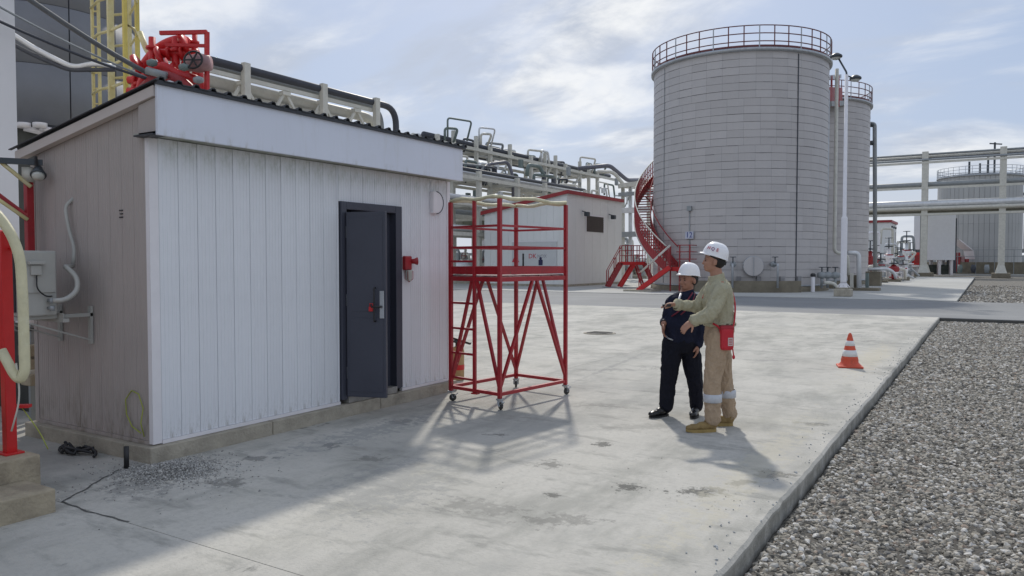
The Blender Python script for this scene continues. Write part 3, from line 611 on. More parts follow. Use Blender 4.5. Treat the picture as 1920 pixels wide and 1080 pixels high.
# deck planks
u = (B-A).normalized(); v = (Dd-A); nb = 5
for i in range(nb):
    a = A.lerp(Dd, (i+.02)/nb)+Vector((0, 0, 1.44)); b_ = B.lerp(C_, (i+.02)/nb)+Vector((0, 0, 1.44)); wv = (Dd-A)/nb*.96
    vs = []
    for z in (-.014, .006):
        for p in (a+u*.03, b_-u*.03, b_-u*.03+wv, a+u*.03+wv): vs.append((p.x, p.y, 1.44+z))
    MB().add(vs, [(0, 3, 2, 1), (4, 5, 6, 7), (0, 1, 5, 4), (1, 2, 6, 5), (2, 3, 7, 6), (3, 0, 4, 7)]).build('deck_board', M('scuffed_deck', (.20, .13, .13), .7, .1, var=.5, scale=14, detail=8, stains=[((.38, .36, .36), 9, .5, .65, .8, Y1)]), sf)
# A-shaped braces: each long and short side has two from the bottom corners to the middle of the deck
for a, b_ in ((A, B), (B, C_), (C_, Dd), (Dd, A)):
    mid = a.lerp(b_, .5); d = (b_-a).normalized()*.04
    MB().bar(a+Vector((0, 0, .22)), mid-d+Vector((0, 0, 1.38)), .03, .03).build('brace', red, sf)
    MB().bar(b_+Vector((0, 0, .22)), mid+d+Vector((0, 0, 1.38)), .03, .03).build('brace', red, sf)
for z in (.28, .562, .843, 1.13, 1.60):
    MB().bar(A+Vector((.02, 0, z)), E_+Vector((-.017, 0, z)), .024, .024).build('rung', red, sf)
for p, ang in ((A, .6), (B, -.5), (C_, 1.2), (Dd, 2.2)):
    m_ = MB(); q = Vector((math.cos(ang), math.sin(ang), 0))*.02; m_.lathe([(0, -.012), (.036, -.012), (.042, -.004), (.042, .004), (.036, .012), (0, .012)], (p.x+q.x, p.y+q.y, .042), 16, axis=(-math.sin(ang), math.cos(ang), 0))
    wl = m_.build('caster', M('caster_rubber', (.035, .035, .035), .6), sf)
    m_ = MB(); s_ = Vector((-math.sin(ang), math.cos(ang), 0))*.02; c0 = Vector((p.x+q.x, p.y+q.y, .042))
    for sg in (1, -1): m_.bar(c0+s_*sg, Vector((p.x, p.y, .105))+s_*sg, .03, .004)
    m_.box(p.x-.03, p.x+.03, p.y-.03, p.y+.03, .102, .12); m_.cyl(c0-s_*1.3, c0+s_*1.3, .008, 6); m_.bar(c0+Vector((q.x, q.y, .02)), c0+q*3+Vector((0, 0, .05)), .03, .006); m_.build('caster_fork', galv, wl)
MB().box(E_.x-.03, E_.x+.05, E_.y-.03, E_.y+.03, .125, .14).build('ladder_foot', red, sf)
# ochre drum with a black lid thing behind the ladder
q = Vector((-5.45, 8.30, 0)); q = G(858, 712)
t = thing('metal_canister', 'ochre canister with a dark lid standing behind the scaffold ladder', 'canister', q)
m_ = MB(); m_.lathe([(0, 0), (.085, 0), (.09, .01), (.09, .40), (.08, .43), (.03, .455), (0, .455)], q, 20); m_.build('body', ochre, t)
MB().lathe([(.03, .45), (.03, .5), (.1, .515), (.1, .53), (0, .54)], q, 14).build('lid', black, t)
MB().bar(q+Vector((-.12, -.03, .58)), q+Vector((.20, .02, .50)), .05, .03).build('handle', black, t)
MB().bar(q+Vector((0, 0, .52)), q+Vector((0, 0, .56)), .03).build('stem', black, t)
m_ = MB(); m_.lathe([(.092, .14), (.094, .15), (.094, .20), (.092, .21)], q, 20); m_.build('band', redb, t)

# ================================================================== TRAFFIC CONE
cp = Vector((-1.742, 12.55, 0)); t = thing('traffic_cone', 'orange traffic cone with two white bands standing alone on the slab', 'traffic cone', cp)
cm = Matrix.Translation(cp)@Matrix.Rotation(.25, 4, 'Z')@Matrix.Translation(-cp)
def cr_(z): return .145-.125*(z-.03)/.49
m_ = MB(); m_.box(cp.x-.175, cp.x+.175, cp.y-.175, cp.y+.175, 0, .028, cm, ch=.01); m_.build('base', orange, t)
m_ = MB(); m_.lathe([(.165, .028), (.15, .045), (.125, .075)]+[(cr_(z), z) for z in (.11, .2, .3, .4, .49)]+[(.016, .515), (0, .52)], cp, 24); co = m_.build('cone', orange, t)
for z0, z1 in ((.165, .26), (.325, .40)):
    m_ = MB(); m_.lathe([(cr_(z0)+.0005, z0), (cr_(z0)+.003, z0+.001), (cr_(z1)+.003, z1), (cr_(z1)+.0005, z1+.001)], cp, 24); m_.build('white_band', M('cone_white', (.70, .70, .70), .4, var=.12, scale=15), co)

# ================================================================== PEOPLE
def ell(c, rx, ry, rz=None, rot=0):
    return (Vector(c), rx, ry, rot)
def loft(mb_, rings, n=20):
    """rings: (centre, axis_a, axis_b) with axis vectors; closed tube"""
    vs = []; fs = []
    for (c, a, b_) in rings:
        for j in range(n):
            t_ = 2*math.pi*j/n; vs.append(c+a*math.cos(t_)+b_*math.sin(t_))
    for i in range(len(rings)-1):
        for j in range(n): fs.append((i*n+j, i*n+(j+1) % n, (i+1)*n+(j+1) % n, (i+1)*n+j))
    fs.append(tuple(range(n))[::-1]); fs.append(tuple((len(rings)-1)*n+j for j in range(n))); mb_.add(vs, fs)
def ball(mb_, c, r, sc_=(1, 1, 1), rot=None):
    bm = bmesh.new(); bmesh.ops.create_icosphere(bm, subdivisions=3, radius=1); c = Vector(c)
    vs = []
    for v in bm.verts:
        p = Vector((v.co.x*sc_[0], v.co.y*sc_[1], v.co.z*sc_[2]))*r
        if rot: p = rot@p
        vs.append(c+p)
    mb_.add(vs, [[v.index for v in f.verts] for f in bm.faces]); bm.free()
def limb(mb_, pts, radii, n=14, flat=1.0, ax=None):
    pts = [Vector(p) for p in pts]; P_ = []; Q = []
    for i in range(len(pts)-1):
        for k in range(5):
            t_ = k/5; P_.append(pts[i].lerp(pts[i+1], t_)); Q.append(radii[i]*(1-t_)+radii[i+1]*t_)
    P_.append(pts[-1]); Q.append(radii[-1])
    P2 = [P_[0]]+[(P_[i-1]+P_[i]*2+P_[i+1])/4 for i in range(1, len(P_)-1)]+[P_[-1]]
    mb_.tube(P2, 1, n, rr=Q)
    ball(mb_, P2[0], Q[0]*.98); ball(mb_, P2[-1], Q[-1]*.98)
def torso(mb_, rows, n=24):
    """rows: (cx, cy, z, rx, ry)"""
    R_ = []
    for i in range(len(rows)-1):
        for k in range(4):
            t_ = k/4; R_.append([rows[i][q]*(1-t_)+rows[i+1][q]*t_ for q in range(5)])
    R_.append(list(rows[-1])); loft(mb_, [(Vector((r[0], r[1], r[2])), Vector((r[3], 0, 0)), Vector((0, r[4], 0))) for r in R_], n)
def finish(mb_, name, mat, parent, vox=.008, smooth=6, wrinkle=0.0, wsc=9, seed=0, sq=(1, 1, 1)):
    me = bpy.data.meshes.new(name); me.from_pydata([tuple(v) for v in mb_.v], [], mb_.f); o = bpy.data.objects.new('tmp', me); col.objects.link(o)
    md = o.modifiers.new('r', 'REMESH'); md.mode = 'VOXEL'; md.voxel_size = vox; md.use_smooth_shade = True
    ms = o.modifiers.new('s', 'SMOOTH'); ms.iterations = smooth; ms.factor = .5
    dg = bpy.context.evaluated_depsgraph_get(); m2_ = bpy.data.meshes.new_from_object(o.evaluated_get(dg)); bpy.data.objects.remove(o)
    if wrinkle:
        m2_.update(); nr = [v.normal.copy() for v in m2_.vertices]
        for v, n_ in zip(m2_.vertices, nr):
            p = Vector((v.co.x*sq[0], v.co.y*sq[1], v.co.z*sq[2]))*wsc+Vector((seed, seed*2, 0))
            wv_ = Vector((mnoise.noise(p*.6+Vector((9, 2, 1))), mnoise.noise(p*.6+Vector((1, 8, 4))), mnoise.noise(p*.6+Vector((5, 5, 9)))))*1.6
            h = (1-abs(mnoise.noise(p+wv_))*4.0)*.55+(1-abs(mnoise.noise(p*2.2+wv_))*3.5)*.30+mnoise.noise(p*.7)*.5; v.co += n_*(h-.25)*wrinkle
    m2_.materials.clear(); m2_.materials.append(mat); m2_.name = name
    for p in m2_.polygons: p.use_smooth = True
    ob = bpy.data.objects.new(name, m2_); col.objects.link(ob); ob.parent = parent; return ob
def head(mb_, c, yaw, s=1.0, tilt=0):
    """head facing local -x turned by yaw; c = centre of the skull"""
    m = Matrix.Translation(c)@Matrix.Rotation(yaw, 4, 'Z')@Matrix.Rotation(tilt, 4, 'Y')
    def b(p, r, sc_): ball(mb_, m@(Vector(p)*s), r*s, sc_, m.to_3x3())
    b((.008, 0, .02), .095, (1.02, .80, 1.0)); b((-.030, 0, -.035), .075, (.85, .80, 1.12)); b((-.052, 0, -.085), .036, (1, 1.1, .8)); b((-.012, 0, -.068), .058, (1.1, .95, .75))
    b((-.090, 0, -.022), .0135, (1.1, .8, 1.7)); b((-.099, 0, -.038), .014, (1.05, 1.0, .8)); b((-.086, .012, -.040), .008, (1, 1, 1)); b((-.086, -.012, -.040), .008, (1, 1, 1))
    b((-.078, 0, .010), .026, (.5, 2.0, .45)); b((-.086, 0, -.066), .012, (.8, 1.9, .5)); b((-.083, 0, -.076), .012, (.75, 1.6, .5)); b((-.078, .036, -.038), .018, (.7, .9, .9)); b((-.078, -.036, -.038), .018, (.7, .9, .9))
    for sg in (1, -1): b((.006, sg*.080, -.022), .026, (.75, .42, 1.2)); b((.000, sg*.080, -.042), .012, (.8, .5, 1))
    return m
def hand(mb_, wrist, dirv, palmn, s=1.0, curl=.35, spread=.12, thumb=1):
    """five bent fingers on a palm; dirv along the fingers, palmn out of the palm"""
    d = Vector(dirv).normalized(); pn = Vector(palmn); pn = (pn-d*pn.dot(d)).normalized(); sd = d.cross(pn)*thumb; w = Vector(wrist)
    c = w+d*.045*s
    rot = Matrix((d, sd, pn)).transposed()
    ball(mb_, c, .05*s, (1.0, .80, .36), rot); ball(mb_, w+d*.072*s, .04*s, (.6, 1.0, .36), rot)
    for i, (o_, ln) in enumerate(((-.029, .062), (-.010, .076), (.010, .078), (.028, .070))):
        p = c+d*.035*s+sd*o_*s; dd = (d+sd*(o_*spread*20)).normalized(); pts = [p-dd*.015*s, p]; q = dd
        for k in range(3):
            ca = curl*(.5+.35*k+.12*(3-i)); q = (q*math.cos(ca)+pn*math.sin(ca)).normalized(); p = p+q*ln*s*(.45, .31, .24)[k]; pts.append(p)
        mb_.tube(pts, 1, 8, rr=[.0095*s, .0095*s, .009*s, .0082*s, .0062*s])
    p = w+d*.025*s+sd*.030*s; q = (d*.65+sd*.75+pn*.35).normalized(); pts = [p-q*.01, p+q*.028*s, p+q*.028*s+(q+d*.4).normalized()*.03*s, p+q*.028*s+(q+d*.4).normalized()*.03*s+(q+d*.9+pn*.2).normalized()*.022*s]
    mb_.tube(pts, 1, 8, rr=[.013*s, .0115*s, .010*s, .007*s])
def helmet(c, m, parent, text=None, mats=(redprint, purple), s=1.0):
    """hard hat: shell with ridge and peak, headband below"""
    h = MB(); vs = []; fs = []; nA, nZ = 36, 12
    for i in range(nZ+1):
        ph = (math.pi/2)*i/nZ
        for j in range(nA):
            a = 2*math.pi*j/nA; rx = .140; ry = .114; r = math.cos(ph*.985)**.72
            x = rx*r*math.cos(a); y = ry*r*math.sin(a); z = .145*math.sin(ph)
            z += .006*max(0, 1-abs(y)/.035)*math.sin(ph)
            if i == 0: z -= .004+.012*math.cos(a)**2*(1 if math.cos(a) < 0 else .3); x *= 1.03; y *= 1.03
            vs.append(Vector((x, y, z)))
    for i in range(nZ):
        for j in range(nA): fs.append((i*nA+j, i*nA+(j+1) % nA, (i+1)*nA+(j+1) % nA, (i+1)*nA+j))
    h.add([m@(v*s) for v in vs], fs, True)
    # peak over the face (-x) and rolled rim
    pk = []; pf = []
    for j in range(13):
        a = math.pi+(j-6)/6*1.15; inx, iny = .138*math.cos(a), .113*math.sin(a); e = .042*math.cos((j-6)/6*1.5)**1
        pk += [Vector((inx, iny, .004)), Vector((inx+e*math.cos(a), iny+e*.5*math.sin(a), -.014)), Vector((inx+e*math.cos(a), iny+e*.5*math.sin(a), -.019)), Vector((inx*.98, iny*.98, -.006))]
    for j in range(12):
        for k in range(4): pf.append((j*4+k, j*4+(k+1) % 4, (j+1)*4+(k+1) % 4, (j+1)*4+k))
    h.add([m@(v*s) for v in pk], pf, True)
    rim = [m@(Vector((.144*math.cos(2*math.pi*j/36), .118*math.sin(2*math.pi*j/36), -.006-.010*math.cos(2*math.pi*j/36)**2*(1 if math.cos(2*math.pi*j/36) < 0 else .3)))*s) for j in range(37)]
    h.tube(rim, .005*s, 6, cap=False)
    ho = h.build('helmet', helm, parent, local=True)
    bnd = MB(); pts = [m@(Vector((.108*math.cos(2*math.pi*j/30), .090*math.sin(2*math.pi*j/30), -.022-.02*math.cos(2*math.pi*j/30)))*s) for j in range(31)]
    bnd.tube(pts, .010*s, 6, cap=False); bnd.build('headband', black, ho, local=True)
    kb = MB(); kb.cyl(m@(Vector((.106, 0, -.045))*s), m@(Vector((.138, 0, -.045))*s), .020*s, 12); kb.build('ratchet_knob', black, ho, local=True)
    if text:
        for q, (ch, mt) in enumerate(text):
            side = 1 if text[0][1] is not None else 1
            a = math.pi*1.5-.52+q*.36-.2
            # curved on the near side (-y) of the shell
            px, py, pz = .1375*math.cos(a), .1115*math.sin(a), .060
            nrm = Vector((px/.1375**2, py/.1115**2, .45/.12)).normalized(); tx = Vector((-math.sin(a), math.cos(a), 0)).normalized(); ty = nrm.cross(tx)
            pos = Vector((px, py, pz))*.985+nrm*.007
            lm = Matrix(((tx.x, ty.x, nrm.x, pos.x), (tx.y, ty.y, nrm.y, pos.y), (tx.z, ty.z, nrm.z, pos.z), (0, 0, 0, 1)))
            letters(ch, mt, m@Matrix.Scale(s, 4)@lm, .054, 'lettering', None).parent = ho
    return ho
def shoe(mb_, mb2, heel, yaw, ln, h=.12, w_=.05, solet=.03):
    """boot upper in mb_, sole in mb2; toe towards local -x turned by yaw"""
    m = Matrix.Translation(heel)@Matrix.Rotation(yaw, 4, 'Z')
    def b(p, r, s_): ball(mb_, m@Vector(p), r, s_, m.to_3x3())
    b((-.01, 0, .065), .05, (1.05, .85, 1.05)); b((-ln*.35, 0, .055), .048, (1.5, .85, .9)); b((-ln*.68, .003, .045), .046, (1.35, .98, .68)); b((-ln*.83, 0, .040), .038, (1, 1.1, .72))
    limb(mb_, [m@Vector((0, 0, .08)), m@Vector((0.0, 0, h))], [.05, .052])
    vs = []; fs = []; n_ = 20
    for z in (0, solet):
        for j in range(n_):
            a = 2*math.pi*j/n_; x = -ln*.42+ln*.55*math.cos(a); wd = w_*(1.02 if math.cos(a) < 0 else .86); y = wd*math.copysign(abs(math.sin(a))**.75, math.sin(a)); vs.append(m@Vector((x, y, z+(.008*max(0, -math.cos(a))**3 if z == 0 else 0))))
    for j in range(n_): fs.append((j, (j+1) % n_, n_+(j+1) % n_, n_+j))
    fs += [tuple(range(n_))[::-1], tuple(range(n_, 2*n_))]; mb2.add(vs, fs, False)

def face_marks(m, hd_, s=1.0, hair=True):
    e = MB()
    for sg in (1, -1): ball(e, m@(Vector((-.082, sg*.031, -.008))*s), .010*s, (.55, 1.2, .6), m.to_3x3())
    e.build('eye', M('eye_dark', (.02, .015, .012), .2), hd_, local=True)
    e = MB()
    for sg in (1, -1): ball(e, m@(Vector((-.086, sg*.032, .013))*s), .016*s, (.35, 1.1, .22), m.to_3x3())
    e.build('eyebrow', hairm, hd_, local=True)
    e = MB(); ball(e, m@(Vector((-.0925, 0, -.0715))*s), .019*s, (.25, 1.15, .16), m.to_3x3()); e.build('mouth', M('lips', (.17, .06, .05), .5), hd_, local=True)
    if hair:
        e = MB(); ball(e, m@(Vector((.036, 0, -.008))*s), .080*s, (.88, .985, .92), m.to_3x3())
        e.build('hair', hairm, hd_, local=True)

# --- man in khaki: local x = to the right in the photograph, local y = away from the camera
kp = G(1345, 804); kp.z = 0
km = thing('person', 'man in khaki work clothes and white helmet with both arms held out', 'person', kp, rz=YAW)
body = MB(); JA = MB(); TR = MB()
trows = [(.0, .0, .88, .132, .135), (.008, 0, 1.0, .134, .13), (.004, 0, 1.1, .138, .135), (-.004, 0, 1.22, .142, .145), (-.008, 0, 1.32, .134, .155), (-.008, 0, 1.38, .112, .13), (-.012, 0, 1.43, .072, .08)]
torso(body, [(a, b_, z, rx*.86, ry*.86) for a, b_, z, rx, ry in trows]); torso(JA, [(.010, .0, 1.00, .148, .145)]+[(a, b_, z, rx*1.01, ry*1.03) for a, b_, z, rx, ry in trows[2:]])
# near arm (his left), bent, hand low and open
S1, E1, W1 = (-.022, -.160, 1.325), (-.135, -.215, 1.105), (-.285, -.17, 1.045)
S2, E2, W2 = (-.03, .15, 1.32), (-.155, .20, 1.15), (-.385, .10, 1.185)
for (S_, E__, W_) in ((S1, E1, W1), (S2, E2, W2)):
    limb(body, [S_, E__, W_], [.052, .042, .030]); limb(JA, [S_, E__, Vector(E__).lerp(Vector(W_), .93)], [.082, .070, .052])
    ball(JA, S_, .082, (1, .85, 1.05))
hand(body, Vector(W1), (-.75, -.05, -.62), (.3, .5, -.6), 1.0, curl=.30, spread=.16, thumb=1)
hand(body, Vector(W2), (-1, -.15, .02), (0, -.3, -1), 1.0, curl=.42, thumb=-1)
limb(body, [(-.01, 0, 1.40), (-.022, 0, 1.47), (-.035, 0, 1.54)], [.062, .058, .056])
hm = head(body, Vector((-.045, -.005, 1.612)), R(-12), 1.0, tilt=R(4))
# legs
HL, KL, AL = (-.012, -.085, .90), (-.085, -.115, .475), (-.075, -.12, .12)
HR, KR, AR = (.025, .09, .90), (.085, .12, .475), (.158, .14, .12)
for (a, b_, c) in ((HL, KL, AL), (HR, KR, AR)): limb(body, [a, b_, c], [.085, .055, .042])
pel = MB(); torso(TR, [(.0, 0, .80, .12, .12), (.006, 0, .88, .138, .145), (.010, 0, .96, .138, .138), (.008, 0, 1.04, .132, .13)])
limb(TR, [HL, KL, AL], [.113, .083, .070]); limb(TR, [HR, KR, AR], [.113, .083, .071])
bo = finish(body, 'body', skin, km, .0055, 3)
TR_ = finish(TR, 'trousers', kht, km, .010, 5, wrinkle=.013, wsc=7, seed=3, sq=(1.5, 1.5, .75))
JK = finish(JA, 'jacket', khj, km, .010, 4, wrinkle=.013, wsc=7, seed=1, sq=(1.3, 1.3, .9))
c = MB(); loft(c, [(Vector((-.018, 0, 1.395)), Vector((.088, 0, .02)), Vector((0, .088, 0))), (Vector((-.022, 0, 1.435)), Vector((.078, 0, .018)), Vector((0, .076, 0))), (Vector((-.027, 0, 1.475)), Vector((.074, 0, .022)), Vector((0, .070, 0)))], 20)
finish(c, 'collar', khj, JK, .007, 2, wrinkle=.003, wsc=20)
for (x_, z_) in ((-.115, 1.26),): c = MB(); c.box(x_-.055, x_+.055, -.175, -.165, z_-.07, z_+.05, ch=.004); 
loft_ = MB(); loft(loft_, [(Vector((.010, 0, .985)), Vector((.148, 0, 0)), Vector((0, .150, 0))), (Vector((.010, 0, 1.02)), Vector((.154, 0, 0)), Vector((0, .156, 0)))], 26); finish(loft_, 'hem', khj, JK, .008, 2, wrinkle=.006, wsc=12)
for (W_, E__) in ((W1, E1), (W2, E2)):
    q = Vector(E__).lerp(Vector(W_), .90); c = MB(); c.lathe([(.052, -.028), (.058, -.024), (.058, .02), (.050, .024)], q, 18, axis=Vector(W_)-Vector(E__)); c.build('cuff', khj, JK, local=True)
c = MB(); c.tube([(.012+.136*math.cos(a*math.pi/12), .142*math.sin(a*math.pi/12), 1.005) for a in range(25)], .016, 6, cap=False); c.build('belt', M('brown_belt', (.09, .05, .03), .6), TR_, local=True)
for (a, b_, r) in ((KL, AL, .086), (KR, AR, .086)):
    p = Vector(a).lerp(Vector(b_), .37); q = Vector(a).lerp(Vector(b_), .55); c = MB(); c.lathe([(r*.93, 0), (r*1.02, .005), (r*.99, .072), (r*.9, .078)], q, 24); c.build('reflective_band', refl, TR_, local=True)
c = MB(); c.tube([(-.05, -.125, .93), (-.045, -.14, .90), (-.03, -.142, .83), (-.022, -.138, .80)], .006, 6); c.tube([(-.055, -.12, .955), (-.03, -.14, .94), (.0, -.145, .935)], .007, 6); c.build('key_strap', black, TR_, local=True)
c = MB(); s_ = MB(); shoe(c, s_, (-.075, -.12, 0), R(6), .27, .14); shoe(c, s_, (.158, .14, 0), R(-4), .25, .14)
b1 = finish(c, 'boots', boot, km, .007, 3, wrinkle=.002, wsc=30); s_.build('boot_sole', sole, b1, local=True)
face_marks(hm, bo, 1.0)
hmat = hm@Matrix.Translation(Vector((.004, 0, .040)))@Matrix.Rotation(R(14), 4, 'Y')
helmet(None, hmat, km, text=[('H', redprint), ('Q', purple), ('E', redprint)], s=.87)
# phone in the far hand
c = MB(); c.box(-.52, -.44, .045, .075, 1.165, 1.19, ch=.004); tag(c.build('mobile_phone', black, None, local=True), 'small dark handset in the outstretched hand of the khaki man', 'phone')
ph = bpy.data.objects['mobile_phone']; ph.location = kp; ph.rotation_euler = (0, 0, YAW)
# the red bag
bg_ = thing('shoulder_bag', 'red shoulder bag with a pale label hanging at the khaki man\'s back hip', 'bag', kp, rz=YAW)
c = MB(); c.box(-.035, .092, -.225, -.135, .775, .99, ch=.03); c.build('bag_body', bagm, bg_, local=True)
c = MB(); c.box(-.037, .094, -.22, -.14, .955, 1.005, ch=.02); c.build('bag_flap', M('dark_red_nylon', (.36, .012, .025), .6, var=.1), bg_, local=True)
c = MB(); c.box(.030, .075, -.229, -.2255, .82, .895, ch=.001); lb = c.build('label_patch', M('patch', (.6, .52, .50), .6), bg_, local=True)
c = MB()
for i in range(4): c.box(.037, .068, -.231, -.2295, .832+i*.015, .838+i*.015)
c.build('label_print', redprint, lb, local=True)
c = MB(); c.tube(bend([(.085, -.18, .97), (.120, -.12, 1.05), (.152, -.03, 1.18), (.145, .03, 1.30), (.08, .06, 1.40), (-.02, .07, 1.42), (-.09, .05, 1.38), (-.15, .0, 1.25)], .05, 3), .008, 6); c.build('strap', bagm, bg_, local=True)
c = MB(); c.tube(bend([(-.03, -.18, .97), (-.05, -.16, 1.0), (-.09, -.14, 1.02)], .03), .009, 6); c.tube([(.085, -.18, .80), (.096, -.175, .74), (.098, -.175, .715)], .006, 6); ball(c, (.098, -.175, .71), .014, (1, .7, 1.5)); c.build('loose_strap', bagm, bg_, local=True)

# --- man in navy, facing left and a little towards the camera
npos = G(1275, 779); npos.z = 0
nm = thing('person', 'stocky man in navy shirt and black trousers wearing a white helmet, facing left', 'person', npos, rz=YAW)
k = .0055
body = MB(); JA = MB(); TR = MB()
trows = [(.0, 0, .76, .165, .14), (-.01, 0, .86, .178, .16), (-.02, -.01, .95, .185, .175), (-.005, 0, 1.07, .170, .150), (.01, 0, 1.17, .165, .14), (.03, 0, 1.235, .14, .115), (.06, 0, 1.29, .08, .08)]
torso(body, [(a, b_, z, rx*.85, ry*.85) for a, b_, z, rx, ry in trows]); torso(JA, [(a, b_, z, rx, ry) for a, b_, z, rx, ry in trows])
S1, E1, W1 = (-.095, -.03, 1.185), (-.150, .02, .985), (-.195, -.10, .965)
S2, E2, W2 = (.165, .02, 1.18), (.20, .0, .95), (.165, -.06, .74)
limb(body, [S1, E1, W1], [.050, .040, .030]); limb(JA, [S1, E1, Vector(E1).lerp(Vector(W1), .7)], [.070, .055, .047]); ball(JA, S1, .070)
limb(body, [S2, E2, W2], [.050, .040, .030]); limb(JA, [S2, E2, Vector(E2).lerp(Vector(W2), .92)], [.078, .065, .052]); ball(JA, S2, .08)
hand(body, Vector(W1), (-.15, -.35, -.92), (.9, -.3, .1), .98, curl=.35, thumb=1)
hand(body, Vector(W2), (-.15, -.15, -1), (-.9, .4, 0), .98, curl=.4, thumb=-1)
limb(body, [(.06, 0, 1.26), (.065, 0, 1.33), (.06, 0, 1.40)], [.066, .062, .060])
hm = head(body, Vector((.072, -.02, 1.420)), R(30), 1.0, tilt=R(-3))
HL, KL, AL = (-.080, -.02, .76), (-.125, -.03, .40), (-.150, -.02, .10)
HR, KR, AR = (.095, .02, .76), (.145, .0, .40), (.175, .03, .10)
for (a, b_, c) in ((HL, KL, AL), (HR, KR, AR)): limb(body, [a, b_, c], [.085, .055, .042])
torso(TR, [(.0, 0, .66, .14, .12), (.0, 0, .74, .165, .14), (-.005, 0, .82, .172, .15)])
limb(TR, [HL, KL, AL], [.115, .086, .072]); limb(TR, [HR, KR, AR], [.115, .086, .072])
bo = finish(body, 'body', skin2, nm, .0055, 3)
TR_ = finish(TR, 'trousers', navt, nm, .010, 5, wrinkle=.011, wsc=7, seed=5, sq=(1.4, 1.4, .8)); JK = finish(JA, 'shirt', navy, nm, .010, 5, wrinkle=.009, wsc=7, seed=6, sq=(1.3, 1.3, .9))
c = MB(); loft(c, [(Vector((.05, 0, 1.245)), Vector((.088, 0, .02)), Vector((0, .085, 0))), (Vector((.055, 0, 1.30)), Vector((.074, 0, .02)), Vector((0, .072, 0)))], 20); finish(c, 'collar', navy, JK, .007, 2)
c = MB(); c.tube([(-.02, -.085, 1.27), (-.055, -.135, 1.20), (-.075, -.150, 1.12)], .012, 6); c.build('white_placket', whitep, JK, local=True)
c = MB(); c.tube(bend([(.10, -.085, 1.28), (.03, -.150, 1.20), (-.06, -.166, 1.09), (-.12, -.12, 1.04)], .04), .008, 6); c.tube(bend([(.13, -.05, 1.27), (.08, -.155, 1.16), (-.04, -.178, 1.06)], .04), .007, 6); c.build('lanyard', M('dark_red_lanyard', (.16, .01, .03), .6), JK, local=True)
c = MB(); c.tube([(-.165+.0, -.07, .835), (-.15, -.115, .815), (-.11, -.145, .80)], .008, 6); c.build('belt_buckle', galv, TR_, local=True)
c = MB(); c.lathe([(.036, -.014), (.040, -.01), (.040, .012), (.036, .014)], Vector(E1).lerp(Vector(W1), .88), 16, axis=Vector(W1)-Vector(E1)); c.build('wrist_watch', black, bo, local=True)
c = MB(); s_ = MB(); shoe(c, s_, (-.145, -.01, 0), R(35), .25, .09, .044, .018); shoe(c, s_, (.175, .03, 0), R(68), .25, .09, .044, .018)
b1 = finish(c, 'shoes', bleather, nm, .007, 3); s_.build('shoe_sole', black, b1, local=True)
face_marks(hm, bo)
hmat = hm@Matrix.Translation(Vector((.010, 0, .040)))@Matrix.Rotation(R(10), 4, 'Y')
helmet(None, hmat, nm, s=.86)
# ================================================================== PLACES BEHIND THE CABIN
wb = thing('white_building', 'plain white building wall at the left edge behind the cabin', 'building', (-10.2, 4.9, 0))
MB().box(-17, -10.2, -7, 4.9, 1.45, 9.2).build('wall', beigew, wb)
MB().box(-17, -10.25, -7, 4.85, -.05, 1.45).build('base_wall', M('dark_base', (.16, .16, .15), .8, var=.2), wb)
MB().box(-17.1, -10.1, -7.1, 5.0, 9.2, 9.35).build('roof', darkg, wb)
for yy in (-5, -3, -1, 1, 3): MB().box(-10.2, -10.185, yy-.01, yy+.01, 1.5, 9.1).build('panel_joint', greyp, wb)
# stores seen in the gap between the stair and the cabin
t = thing('stone_blocks', 'pale stone blocks piled in the gap left of the cabin', 'rubble', (-8.2, 3.9, 0))
for i in range(7):
    c = D(66, 655+i*9, 7.4)+Vector((rnd.uniform(-.08, .08), rnd.uniform(-.05, .05), 0)); s_ = rnd.uniform(.05, .09)
    MB().box(c.x-s_, c.x+s_, c.y-s_, c.y+s_, max(0, c.z-.06), c.z+.05, ch=.015).build('block', [stepm, plinthm, creamp][i % 3], t)
c = D(66, 620, 7.5); t = thing('equipment_box', 'white equipment box glimpsed between the yellow handrail and the cabin', 'box', (c.x, c.y, 0))
MB().box(c.x-.18, c.x+.10, c.y-.1, c.y+.2, 1.0, 1.18, ch=.01).build('cover', whitep, t); MB().box(c.x-.16, c.x+.08, c.y-.08, c.y+.18, .62, 1.0).build('body', greyp, t); MB().box(c.x-.17, c.x+.09, c.y-.09, c.y+.19, .93, .96).build('band', black, t)
for dx in (-.13, .05): MB().box(c.x+dx-.02, c.x+dx+.02, c.y, c.y+.1, 0, .62).build('leg', greyp, t)
t = thing('low_wall', 'low dark wall behind the left side of the cabin', 'wall', (-9.2, 5.6, 0))
MB().box(-10.0, -8.3, 4.2, 4.32, -.05, .85).build('wall', M('dark_wall', (.06, .062, .058), .9, var=.3), t)

# elevated vessel
c = Vector((-17.9, 9.0, 0)); t = thing('grey_vessel', 'tall dark grey clad vessel standing behind the cabin at the far left', 'vessel', c)
m_ = MB(); m_.lathe([(0, 4.25), (1.98, 4.25), (1.98, 4.32)], c, 48); m_.build('bottom_rim', darkp, t)
ps = None
for j in range(4):
    for i in range(12):
        a0_ = 2*math.pi*i/12+.1
        m_ = MB(); m_.lathe([(1.98, 4.33+j*1.2), (2.0, 4.335+j*1.2), (2.0, 5.52+j*1.2), (1.98, 5.525+j*1.2)], (0, 0, 0), 4, a0=-math.pi/12+.006, a1=math.pi/12-.006) if ps is None else MB()
        if ps is None: ps = m_.build('cladding_sheet', darkg, t, local=True); ps.rotation_euler = (0, 0, a0_)
        else: inst(ps, t, (0, 0, j*1.2), a0_)
m_ = MB(); m_.lathe([(1.97, 4.3), (1.97, 9.1), (0, 9.9)], c, 40); m_.build('shell', darkp, t)
